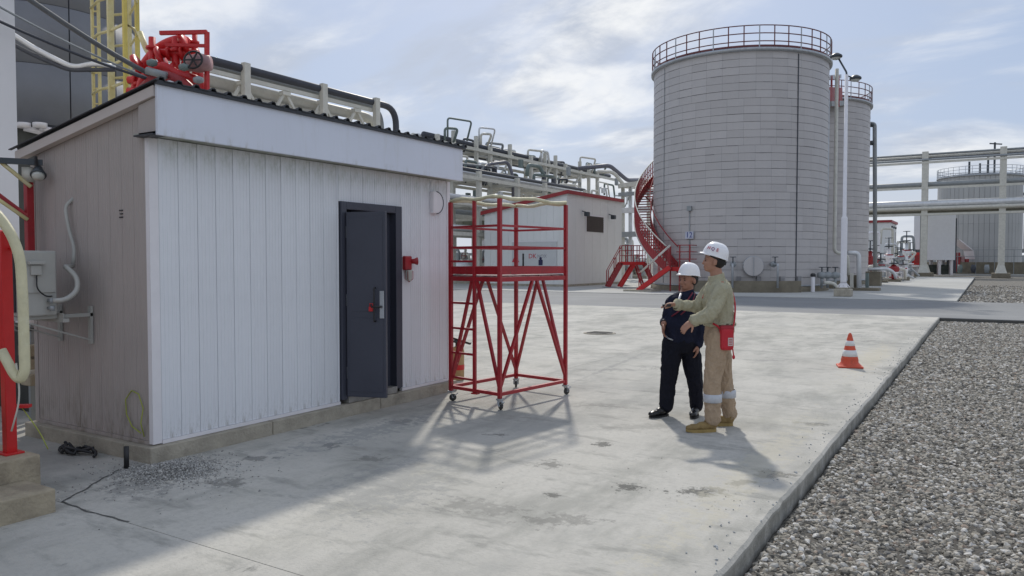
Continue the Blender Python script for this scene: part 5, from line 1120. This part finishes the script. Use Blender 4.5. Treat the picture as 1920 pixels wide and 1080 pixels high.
letters('12', bluep, Matrix.Translation(p+nn_*.022)@SM, .42, 'lettering', sg, .003)
p, nn_ = on1(1292, 7.2, 4.85); MB().box(p.x-.12, p.x+.12, p.y-.12, p.y+.12, 4.3, 4.55).build('junction_box', greyp, t1)
m_ = MB(); m_.tube([Vector((p.x, p.y, 1.2)), Vector((p.x, p.y, 4.4))], .025, 5); m_.build('conduit', greyp, t1)

# spiral stair on the left of tank 1
ss = thing('spiral_stair', 'red spiral stair with pale handrails winding up the left side of the largest tank', 'stairs', T1)
A0, ZL = 247, 1.3; K = .068
def sp(a, r, z=0): return Vector((T1.x+r*math.cos(R(a)), T1.y+r*math.sin(R(a)), z))
def zs(a): return ZL+(A0-a)*K
n_t = 64; da = (247-86)/n_t
for i in range(n_t):
    a = A0-i*da; z = zs(a)
    vs = [sp(a, 4.98, z), sp(a, 5.84, z), sp(a-da*1.1, 5.84, z), sp(a-da*1.1, 4.98, z)]; MB().add(vs+[v-Vector((0, 0, .05)) for v in vs], [(0, 1, 2, 3), (7, 6, 5, 4), (0, 4, 5, 1), (1, 5, 6, 2), (2, 6, 7, 3), (3, 7, 4, 0)]).build('tread', redd if i % 2 else M('grating', (.22, .08, .07), .7), ss)
for r_ in (4.96, 5.87):
    m_ = MB(); vs = []; fs = []
    for i in range(82):
        a = A0-i*2; z = zs(a)
        for rr_ in (r_-.02, r_+.02): vs += [sp(a, rr_, z-.34), sp(a, rr_, z+.24)]
    for i in range(81):
        q = i*4
        for x_, y_ in ((0, 1), (1, 3), (3, 2), (2, 0)): fs.append((q+x_, q+y_, q+4+y_, q+4+x_))
    m_.add(vs, fs); m_.build('stringer', redd, ss)
for r_, mt in ((5.88, creamp),):
    for dz, rad, m2 in ((1.12, .035, creamp), (.75, .022, redd), (.45, .022, redd)):
        m_ = MB(); m_.tube([sp(A0-i*2, r_, zs(A0-i*2)+dz) for i in range(82)], rad, 6); m_.build('handrail', m2, ss)
m_ = MB(); m_.tube([sp(A0-i*2, 5.90, zs(A0-i*2)-.34) for i in range(82)], .045, 6); m_.build('lower_rail', creamp, ss)
m_ = MB(); m_.tube([sp(A0-i*2, 4.99, zs(A0-i*2)+1.1) for i in range(82)], .03, 6); m_.build('handrail', redd, ss)
for i in range(0, 82): a = A0-i*2; MB().bar(sp(a, 5.88, zs(a)), sp(a, 5.88, zs(a)+1.12), .045).build('baluster', redd, ss)
for a in (222, 200, 180, 160, 140, 120, 100): MB().bar(sp(a, 4.85, zs(a)-1.0), sp(a, 5.7, zs(a)-.25), .07).build('bracket', redd, ss)
# landing and lower flight
vs = [sp(a, r, ZL) for a, r in ((247, 4.98), (247, 5.8), (254, 5.8), (261, 5.8), (261, 4.98), (254, 4.98))]; n_ = 6
MB().add(vs+[v-Vector((0, 0, .22)) for v in vs], [tuple(range(6)), tuple(range(11, 5, -1))]+[(i, i+6, (i+1) % 6+6, (i+1) % 6) for i in range(6)]).build('landing', redb, ss)
for a in (249, 255, 261):
    MB().bar(sp(a, 5.76, .0), sp(a, 5.76, ZL+1.15), .06).build('landing_post', redd, ss)
for z in (.42, .8, 1.15): m_ = MB(); m_.tube([sp(a, 5.76, ZL+z) for a in (253, 257, 261)]+[sp(261, 5.0, ZL+z)], .025, 5); m_.build('landing_rail', redd, ss)
top = sp(250, 5.85, ZL); foot = Vector((-15.9, 38.75, 0)); d = (top-foot); hv = Vector((d.x, d.y, 0)).normalized(); sv = Vector((-hv.y, hv.x, 0))
for s_ in (0, .85):
    MB().bar(foot-sv*s_+Vector((0, 0, .05)), top-sv*s_, .05, .24).build('stringer', redb if s_ else redd, ss)
    m_ = MB(); m_.tube([foot-sv*s_+hv*.1+Vector((0, 0, 1.0)), top-sv*s_+Vector((0, 0, 1.15))], .03, 6); m_.build('handrail', creamp, ss)
    for q in (.05, .35, .65, .95): p = foot.lerp(top, q)-sv*s_; MB().bar(p, p+Vector((0, 0, 1.05)), .04).build('baluster', redd, ss)
for q in range(7): p = foot.lerp(top, (q+.5)/7); MB().bar(p, p-sv*.85, .24, .035).build('tread', redd, ss)
MB().box(foot.x-.5, foot.x+1.1, foot.y-1.0, foot.y+.4, 0, .10).build('footing', plinthm, ss)

# red crossover steps
c = D(1184, 492, 46.5); cs = thing('crossover_steps', 'small red crossover steps with railings beside the pump house', 'steps', (c.x, c.y, 0))
cm = Matrix.Translation((c.x, c.y, 0))@Matrix.Rotation(YAW, 4, 'Z')
def cb(a, b_, w_, h_, name, mt): MB().bar(cm@Vector(a), cm@Vector(b_), w_, h_).build(name, mt, cs)
MB().box(-.70, .75, -.45, .45, 1.38, 1.58, cm).build('platform', redb, cs)
for y_ in (-.42, .42):
    cb((-.65, y_, 1.5), (-1.45, y_, .05), .06, .24, 'stringer', redd); cb((-1.45, y_, 1.05), (-.65, y_, 2.5), .04, .04, 'handrail', redd); cb((.1, y_, 1.4), (-.72, y_, .05), .06, .2, 'stringer', redb); cb((.25, y_, 1.4), (.72, y_, .05), .07, .1, 'support', redd)
    cb((.75, y_, 1.5), (1.35, y_, .2), .06, .16, 'stringer', redd)
    for z in (1.95, 2.25, 2.55): cb((-.65, y_, z), (.75, y_, z), .035, .035, 'rail', redd)
    for x_ in (-1.45, -1.0): cb((x_, y_, (x_+1.45)*1.8), (x_, y_, 1.05+(x_+1.45)*1.8), .045, .045, 'baluster', redd)
    for x_ in (-.65, -.3, .05, .4, .75): cb((x_, y_, 1.5), (x_, y_, 2.55), .045, .045, 'baluster', redd)
for q in range(6): x_ = -1.38+q*.125; z = .2+q*.22; MB().box(x_-.1, x_+.1, -.4, .4, z, z+.03, cm).build('tread', redd, cs)
MB().box(-1.7, .3, -.55, .55, 0, .06, cm).build('footing', greyp, cs)

# light pole
lp = Vector((-5.53, 37.6, 0)); t = thing('light_pole', 'tall white light pole with two lamp heads in front of the tanks', 'light pole', lp)
m_ = MB(); m_.lathe([(.135, .45), (.135, 3.55), (.12, 3.6), (.085, 3.65), (.075, 10.0), (0, 10.02)], lp, 16); m_.build('pole', whitep, t)
m_ = MB(); m_.lathe([(.20, .42), (.17, .45), (.135, .62), (.135, .66)], lp, 16)
for q in range(4):
    a = q*math.pi/2+.3; d = Vector((math.cos(a), math.sin(a), 0)); m_.bar(lp+d*.12+Vector((0, 0, .6)), lp+d*.26+Vector((0, 0, .43)), .02, .05)
m_.build('flange', whitep, t)
MB().box(lp.x-.36, lp.x+.36, lp.y-.36, lp.y+.36, 0, .36, ch=.05).box(lp.x-.28, lp.x+.28, lp.y-.28, lp.y+.28, .361, .42, ch=.02).build('footing', plinthm, t)
pa = D(1585, 146, 35.3); ptop = Vector((lp.x, lp.y, 9.95)); h1 = D(1568, 106, 35.0); h2 = D(1604, 147, 35.6)
m_ = MB(); m_.tube(bend([ptop, ptop+Vector((0, 0, .15)), h1+Vector((.1, 0, -.1))], .1), .04, 8); m_.tube([ptop, h2], .035, 8); m_.build('arm', lampg, t)
for h_, s_ in ((h1, 1.0), (h2, .8)):
    m_ = MB(); m_.lathe([(0, .16), (.10, .15), (.24, .06), (.27, 0), (.25, -.05), (0, -.06)], h_, 18); hd1 = m_.build('lamp_head', lampg, t); hd1.scale = (1, 1, 1)
    m_ = MB(); m_.lathe([(.22, -.062), (.15, -.13), (0, -.16)], h_, 16); m_.build('lamp_lens', glassm, hd1)
# marker post
c = Vector((-8.0, 42.2, 0)); c = G(1524, 547.5); t = thing('marker_post', 'short white marker post with black cap at the foot of the tank', 'bollard', c)
m_ = MB(); m_.lathe([(.10, 0), (.10, .80), (.095, .81)], c, 16); m_.build('post', whitep, t); m_ = MB(); m_.lathe([(.12, .80), (.135, .82), (.135, .92), (.10, .97), (0, .98)], c, 16); m_.build('cap', black, t)
# risers between the tanks
def riser(px, d, z0, z1, r, mt, lab, pts=None):
    m_ = MB(); p = D(px, 500, d); P_ = [Vector((p.x, p.y, z1)), Vector((p.x, p.y, z0))]
    if pts: P_ += [Vector((p.x, p.y, z0))+RT*a+Vector((0, 0, b_)) for a, b_ in pts]
    m_.tube(bend(P_, .35, 5), r, 10); return tag(m_.build('riser_pipe', mt), lab, 'pipe')
riser(1547, 42.5, .8, 11.0, .13, galv, 'thick pale riser pipe running up the right edge of the largest tank')
riser(1564, 43.5, 2.05, 12.4, .10, creamp, 'riser pipe right of the thick one, turning right near the ground', [(.75, 0), (.8, -1.3)])
riser(1612, 42.0, 2.3, 2.35, .0, creamp, 'x') if False else None
m_ = MB(); m_.tube(bend([D(1590, 474, 41), D(1610, 474, 41), D(1611, 540, 41)], .25, 5), .12, 10); tag(m_.build('elbow_pipe', silver), 'silver pipe elbow turning down just right of the light pole', 'pipe')
m_ = MB(); m_.tube(bend([D(1629, 232, 55), D(1640, 232, 55), D(1641, 515, 55)], .4, 5), .14, 10); o = tag(m_.build('riser_pipe', greyp), 'thin grey standpipe with brackets along the right side of the second tank', 'pipe')
for py in (234, 268):
    m_ = MB(); m_.lathe([(0, -.12), (.17, -.12), (.17, .12), (0, .12)], D(1633, py, 55), 12, axis=RT); m_.build('bracket', lampg, o)
# bridge platform between tank tops
c = D(1562, 165, 47); t = thing('tank_walkway', 'red and grey walkway platform joining the tops of the two near tanks', 'walkway', c)
MB().bar(D(1543, 196, 46), D(1575, 194, 52), 1.0, .3).build('deck', greyp, t)
MB().bar(D(1543, 146, 46), D(1570, 144, 50), .5, .25).build('top_box', galv, t)
MB().bar(D(1549, 178, 46), D(1575, 178, 50), .3, .9).build('side_panel', redd, t)
for px in (1544, 1552, 1560, 1568, 1573): MB().bar(D(px, 200, 47), D(px, 142, 47), .06).build('post', red, t)
m_ = MB(); m_.add([D(1560, 182, 47), D(1578, 170, 47.5), D(1578, 176, 47.5), D(1560, 200, 47)], [(0, 1, 2, 3)]); 
# valve manifold at the foot of tank 1
c = G(1552, 541); t = thing('valve_manifold', 'low valve manifold with hand wheels between the marker post and the light pole', 'valves', (c.x, c.y, 0))
m_ = MB(); m_.tube([D(1537, 516, 40.5), D(1575, 516, 40.5)], .11, 10); m_.build('header_pipe', silver, t)
MB().box(c.x-1.0, c.x+.7, c.y-.3, c.y+.3, 0, .22, ch=.03).build('footing', mould, t)
for px in (1541, 1552, 1566):
    p = D(px, 516, 40.5); m_ = MB(); m_.lathe([(0, -.2), (.14, -.2), (.2, 0), (.14, .2), (0, .2)], p, 12, axis=RT); v_ = m_.build('valve', greyp, t)
    m_ = MB(); m_.cyl(p, p+Vector((0, 0, .42)), .035, 6).lathe([(.15, .40), (.18, .42), (.15, .44)], p, 14).bar(p+Vector((-.16, 0, .42)), p+Vector((.16, 0, .42)), .03); m_.build('hand_wheel', lampg, v_)
    m_ = MB(); m_.tube([p, Vector((p.x, p.y, .2))], .07, 8); m_.build('stub_pipe', greyp, t)
m_ = MB(); m_.tube(bend([D(1545, 530, 40.2), D(1562, 530, 40.2), D(1575, 544, 40.2)], .2), .09, 8); m_.build('drain_pipe', creamp, t)
c = D(1616, 530, 42); t = thing('pipe_support', 'mouldy concrete block carrying pipes right of the light pole', 'support', (c.x, c.y, 0))
MB().box(c.x-.9, c.x+.9, c.y-.5, c.y+.5, 0, .16, ch=.03).build('footing', mould, t)
for px in (1597, 1612, 1626): MB().bar(D(px, 512, 42), D(px, 540, 42), .16).build('stand', greygreen if px > 1600 else creamp, t)
MB().box(c.x-.75, c.x-.3, c.y+.2, c.y+.7, .16, .85, ch=.03).build('block', mould, t)
c = D(1638, 522, 50); t = thing('concrete_block', 'square mossy concrete block at the right foot of the second tank', 'block', (c.x, c.y, 0)); MB().box(c.x-.45, c.x+.45, c.y-.4, c.y+.4, 0, .95, ch=.04).build('block', mould, t)
m_ = MB(); m_.tube(bend([D(1628, 505, 50), D(1665, 504, 50), D(1677, 512, 50), D(1680, 522, 50)], .3), .11, 8); m_.build('pipe', silver, t)
c = D(1665, 522, 62); t = thing('low_platform', 'low grey steel platform with railings near the right tank', 'platform', (c.x, c.y, 0))
MB().box(c.x-1.1, c.x+1.2, c.y-.6, c.y+.6, .18, .3).build('deck', creamp, t)
for dx in (-1.0, 0, 1.1):
    for dy in (-.5, .5): MB().bar((c.x+dx, c.y+dy, 0), (c.x+dx, c.y+dy, 1.3), .07).build('post', galv, t)
for z in (.8, 1.3): MB().bar((c.x-1.0, c.y-.5, z), (c.x+1.1, c.y-.5, z), .05).build('rail', galv, t)

# ================================================================== RIGHT: FAR PIPE RACK AND PLANT
XA, YR = 1.27, 95.1
t = thing('far_pipe_rack', 'long cream pipe rack crossing the sky at the right on tapering columns', 'pipe rack', (XA, YR, 0))
for i, x_ in enumerate((8.4, 1.27, -5.9, -13.2, -20.5)):
    for dy in (0, 2.4):
        w_ = .30 if dy == 0 else .2
        MB().box(x_-w_, x_+w_, YR+dy-w_, YR+dy+w_, .5, 13.5).build('column', creamp, t)
        m_ = MB(); m_.lathe([(.75, .35), (.42, 1.2), (.40, 1.25)], (x_, YR+dy, 0), 4, a0=math.pi/4, a1=math.pi/4+2*math.pi, smooth=False); m_.build('column_foot', creamp, t)
        MB().box(x_-.85, x_+.85, YR+dy-.7, YR+dy+.7, -.16, .36, ch=.05).build('footing', mould, t)
    for z in (7.3, 9.7, 12.6): MB().box(x_-.18, x_+.18, YR+.31, YR+2.2, z-.25, z).build('cross_beam', creamp, t)
for z, dy, r_, mt in ((13.3, .5, .10, greyp), (13.05, .9, .16, creamp), (12.75, .2, .14, darkp), (12.95, 1.4, .18, silver), (12.6, -.35, .12, greyp), (13.35, 2.0, .12, darkp), (12.45, .8, .12, creamp),
                       (10.0, .3, .26, greyp), (9.9, 1.3, .20, creamp), (9.85, 2.0, .14, silver), (7.85, -.1, .34, silver), (7.9, 1.0, .42, silver), (7.35, -.38, .20, creamp), (6.85, .4, .26, M('olive_pipe', (.22, .21, .16), .6)), (7.2, 1.8, .2, creamp)):
    m_ = MB(); m_.tube([(-30, YR+dy, z), (24, YR+dy, z)], r_, 10); m_.build('pipe', mt, t)
for z in (6.7, 9.55, 12.3): MB().bar((-30, YR-.33, z), (24, YR-.33, z), .06, .24).build('side_beam', creamp, t)
# upper grey lattice on tank-top 3 and small fittings
for i, (dx, h_) in enumerate(((-1.2, 1.9), (0, 1.6), (.9, 2.6), (1.6, 4.2))): MB().box(T3.x+dx-.12, T3.x+dx+.12, T3.y-.12, T3.y+.12, 12.8, 12.8+h_).build('vent_pipe', lampg, t3)
MB().bar((T3.x+1.0, T3.y, 16.9), (T3.x+2.4, T3.y, 16.7), .15).build('vent_pipe', lampg, t3)
# white tall tower box
c = D(1756, 505, 90); t = thing('white_tower', 'plain white box-shaped tower on short legs behind the right pipe rack', 'tower', (c.x, c.y, 0))
cmx = Matrix.Translation((c.x, c.y, 0))@Matrix.Rotation(YAW, 4, 'Z'); MB().box(-2.1, 1.45, -1.2, 1.2, 1.75, 7.6, cmx).build('body', M('tower_white', (.80, .82, .86), .5, var=.04), t)
for x_ in (-1.9, -.2, 1.2):
    MB().box(x_-.15, x_+.15, -1, -.7, 0, 1.75, cmx).build('leg', whitep, t); MB().box(x_-.15, x_+.15, .7, 1, 0, 1.75, cmx).build('leg', whitep, t)
MB().box(1.5, 1.95, -.6, .6, .2, 6.6, cmx).build('side_duct', darkp, t); MB().box(-2.0, 1.3, -.3, .8, .1, 1.2, cmx).build('machinery', M('dark_machinery', (.06, .07, .06), .8, var=.4, scale=3), t)
# far red-trimmed building
c = G(1668, 503); Fx, Fy = c.x, c.y
t = thing('far_building', 'pale building with red roof edge and small windows behind the right tank', 'building', (Fx, Fy, 0)); d_ = Fy
zr = EYE+(490-417)/1440*float((Vector((Fx, Fy, 0))).dot(HD)); zr2 = zr
fm = Matrix.Translation((Fx, Fy, 0))
MB().box(-12, 0, 0, 14, 0, zr, fm).build('wall', shedm, t); MB().box(-12.3, .3, -.3, 14.3, zr, zr+.55, fm).build('roof', redd, t)
for i in range(3):
    wv = MB().box(0, .06, 2.0+i*4.2, 3.4+i*4.2, zr-4.6, zr-1.9, fm).build('window', brownm, t); MB().box(0, .10, 1.8+i*4.2, 1.98+i*4.2, zr-4.8, zr-1.7, fm).build('window_frame', whitep, wv)
    MB().box(0, .3, 2.4+i*4.2, 2.9+i*4.2, zr-1.2, zr-.7, fm).build('wall_light', lampg, t)
# stacks of valves and foam monitors
def valve_tree(px, py, d, hh, mt, lab, seed):
    r_ = random.Random(seed); p = D(px, py, d); t = thing('valve_tree', lab, 'valves', (p.x, p.y, 0)); x, y = p.x, p.y
    m_ = MB(); m_.cyl((x, y, 0), (x, y, hh*.75), .16, 10); m_.build('pipe', mt, t)
    for q in range(4):
        z = hh*(.2+.2*q); m_ = MB(); m_.lathe([(0, -.05), (.34, -.05), (.34, .05), (0, .05)], (x, y, z), 14); m_.build('flange', (mt, whitep, redd, lampg)[q % 4], t)
    z = hh*.55; m_ = MB(); m_.lathe([(0, -.35), (.2, -.35), (.36, 0), (.2, .35), (0, .35)], Vector((x, y, z)), 12, axis=RT); m_.build('valve_body', mt, t)
    m_ = MB(); m_.cyl((x, y, hh*.75), (x, y, hh), .05, 6).lathe([(.28, -.02), (.33, .0), (.28, .03)], (x, y, hh), 16).bar(Vector((x, y, hh))-RT*.3, Vector((x, y, hh))+RT*.3, .05); m_.build('hand_wheel', lampg, t)
    m_ = MB(); a = Vector((x, y, z)); m_.tube(bend([a, a+RT*r_.choice((-1, 1))*.9, a+RT*r_.choice((-1, 1))*.9-Vector((0, 0, z-.2))], .2), .11, 8); m_.build('branch_pipe', (silver, creamp)[seed % 2], t)
    MB().box(x-.5, x+.5, y-.4, y+.4, -.05, .18).build('footing', mould, t)
    return t
valve_tree(1631, 500, 60, 3.2, redd, 'tall red hydrant valve set close to the right tank', 1); valve_tree(1641, 500, 63, 2.9, redd, 'red foam monitor beside the thin standpipe', 2)
valve_tree(1651, 505, 58, 2.2, greyp, 'grey valve with a red collar next to the low platform', 3); valve_tree(1666, 500, 66, 3.6, whitep, 'tall white valve tree in front of the far building', 4)
valve_tree(1676, 503, 60, 1.8, redd, 'short red and white valve right of the white valve tree', 5); valve_tree(1688, 500, 70, 3.4, greyp, 'grey valve tree farther right of the white one', 6)
valve_tree(1699, 500, 72, 4.4, silver, 'silver valve tree with the highest hand wheel before the red unit', 7); valve_tree(1706, 500, 74, 3.4, greyp, 'slim grey valve tree touching the red unit', 8)
c = G(1713, 513.0); c = D(1713, 500, 88); t = thing('red_pump_unit', 'bright red boxed pump unit on a white base beside the rack column', 'pump unit', (c.x, c.y, 0))
um = Matrix.Translation((c.x, c.y, 0))@Matrix.Rotation(YAW, 4, 'Z'); MB().box(-.95, .95, -.7, .7, 1.2, 2.6, um, ch=.06).build('housing', redb, t); MB().box(-1.1, 1.15, -.8, .8, .95, 1.18, um).build('base', whitep, t)
for x_ in (-.8, .1, .9): MB().box(x_-.12, x_+.12, -.6, .6, 0, .95, um).build('leg', whitep, t)
for x_ in (-.5, .1, .6): MB().box(x_-.1, x_+.1, -.3, .3, 2.6, 2.95, um).build('vent', lampg, t)
for x_ in (-.6, .0, .6): MB().box(x_-.22, x_+.22, -.72, -.70, 1.4, 2.3, um).build('door', redd, t)
valve_tree(1683, 503, 78, 3.0, greygreen, 'dull teal valve tree peeping between the white and grey ones', 9); valve_tree(1693, 504, 64, 1.7, whitep, 'low white valve in front of the grey valve trees', 10)
for i, (px, hh, mt, lb) in enumerate(((1648, 4.6, whitep, 'white elbowed pipe rising left of the far building windows'), (1659, 3.4, silver, 'silver elbowed pipe rising before the far building'), (1673, 5.0, creamp, 'cream elbowed pipe rising at the right side of the far building'), (1690, 4.2, greyp, 'grey elbowed pipe rising among the grey valve trees'), (1703, 3.6, creamp, 'cream elbowed pipe rising beside the red unit'))):
    p = D(px, 500, 80); m_ = MB(); m_.tube(bend([(p.x, p.y, 0), (p.x, p.y, hh), Vector((p.x, p.y, hh))+RT*(1.2 if i % 2 else -1.2), Vector((p.x, p.y, hh-1.6))+RT*(1.3 if i % 2 else -1.3)], .3, 4), .13, 8); tag(m_.build('elbowed_pipe', mt), lb, 'pipe')
# thin mast
c = D(1725, 500, 85); m_ = MB(); m_.cyl((c.x, c.y, 0), (c.x, c.y, 8), .07, 6); tag(m_.build('mast', greyp), 'thin grey mast just left of the middle rack column', 'mast')
# tent-roofed red skid and white post before the far tank
c = D(1787, 500, 92); t = thing('white_post', 'single white post right of the white tower', 'post', (c.x, c.y, 0)); m_ = MB(); m_.cyl((c.x, c.y, 0), (c.x, c.y, 4.8), .16, 10); m_.build('post', whitep, t)
c = D(1802, 500, 96); t = thing('sheltered_pumps', 'red pumps under a sloping white shelter before the distant tank', 'pumps', (c.x, c.y, 0)); um = Matrix.Translation((c.x, c.y, 0))@Matrix.Rotation(YAW, 4, 'Z')
m_ = MB(); vs = [um@Vector(p) for p in ((-.9, -1, 4.4), (.9, -1, 3.0), (1.1, -1, 2.0), (1.1, 1, 2.0), (.9, 1, 3.0), (-.9, 1, 4.4))]; m_.add(vs+[v-Vector((0, 0, .12)) for v in vs], [(0, 1, 4, 5), (1, 2, 3, 4), (6, 7, 10, 11), (7, 8, 9, 10), (0, 6, 7, 1), (1, 7, 8, 2), (5, 11, 10, 4)]); m_.build('shelter_roof', whitep, t)
for i in range(4): x_ = -.6+i*.55; MB().box(x_-.22, x_+.22, -.5, .5, .3, 2.7-i*.4, um, ch=.06).build('pump', (redd, M('dull_pink_paint', (.38, .22, .22), .5), redd, redd)[i], t)
MB().box(-1.2, 1.5, -.9, .9, 0, .3, um).build('base', mould, t)
# low wall and rail round the distant tank
t = thing('bund_wall', 'low dark bund wall with handrail round the distant tank', 'wall', (-6, 110, 0))
for i in range(9): x_ = -7.0+i*1.95; MB().box(x_+.01, x_+1.93, 110.6, 110.9, 0, 1.5, ch=.02).build('wall_block', mould, t)
for i in range(10): x_ = -7+i*1.95; MB().bar((x_, 110.3, 0), (x_, 110.3, 3.0), .07).build('rail_post', greyp, t)
for z in (2.2, 3.0): MB().bar((-7, 110.3, z), (11, 110.3, z), .07).build('rail', greyp, t)
for i in range(6):
    x_ = -5.6+i*1.4; m_ = MB(); m_.lathe([(.0, 0), (.22, 0), (.3, .5), (.22, 1.0), (0, 1.0)], (x_, 109.2, .2), 10); m_.build('pump', (darkp, greyp, greygreen)[i % 3], t)
# right-hand silver column pair
for i, (px, lab) in enumerate(((1913, 'left of two slim bright pipes at the far right edge'), (1921, 'right of two slim bright pipes at the far right edge'))):
    c = D(px, 500, 100); m_ = MB(); m_.cyl((c.x, c.y, 3.2), (c.x, c.y, 10.2), .2, 8); tag(m_.build('vent_stack', whitep), lab, 'pipe')
c = D(1917, 500, 100); t = thing('stack_frame', 'dark frame carrying the two slim bright pipes at the right edge', 'frame', (c.x, c.y, 0)); MB().box(c.x-1.1, c.x+1.1, c.y-.4, c.y+.4, 2.7, 3.2).build('deck', greyp, t)
for dx in (-.9, .9): MB().box(c.x+dx-.12, c.x+dx+.12, c.y-.2, c.y+.2, 0, 2.7).build('leg', greyp, t)
MB().box(c.x-1.0, c.x+1.0, c.y-.3, c.y+.3, 10.2, 10.5).build('cap', lampg, t)
# distant low hills
m_ = MB(); vs = []; fs = []; nh = 60
for i in range(nh):
    a = R(-100+i*3.4); d = 1150; h_ = 6+9*abs(mnoise.noise(Vector((i*.21, 0, 2)))); vs += [(d*math.sin(a), d*math.cos(a), -1), (d*math.sin(a), d*math.cos(a), h_), (1.25*d*math.sin(a), 1.25*d*math.cos(a), -1)]
for i in range(nh-1): fs += [(3*i, 3*i+3, 3*i+4, 3*i+1), (3*i+1, 3*i+4, 3*i+5, 3*i+2)]
m_.add(vs, fs, True); o = m_.build('hills', M('far_land', (.30, .31, .30), .9)); o['kind'] = 'structure'

# repeats carry a shared group phrase
GR = {'storage_tank': 'clad storage tanks', 'valve_tree': 'valve trees around the right-hand tanks', 'elbowed_pipe': 'elbowed pipes before the far building', 'process_skid': 'process skids under the racks', 'pipe_rack': 'pipe racks behind the pump house',
      'dark_pipe_loop': 'dark pipe loops over the racks', 'riser_pipe': 'riser pipes beside the tanks', 'person': 'men standing on the slab', 'cable_run': 'cables over the roof peak', 'steel_cabinet': 'cabinets left of the pump house', 'vent_stack': 'slim bright pipes at the right edge'}
for o in col.objects:
    if o.parent is None and o.name.split('.')[0] in GR and 'category' in o: o['group'] = GR[o.name.split('.')[0]]
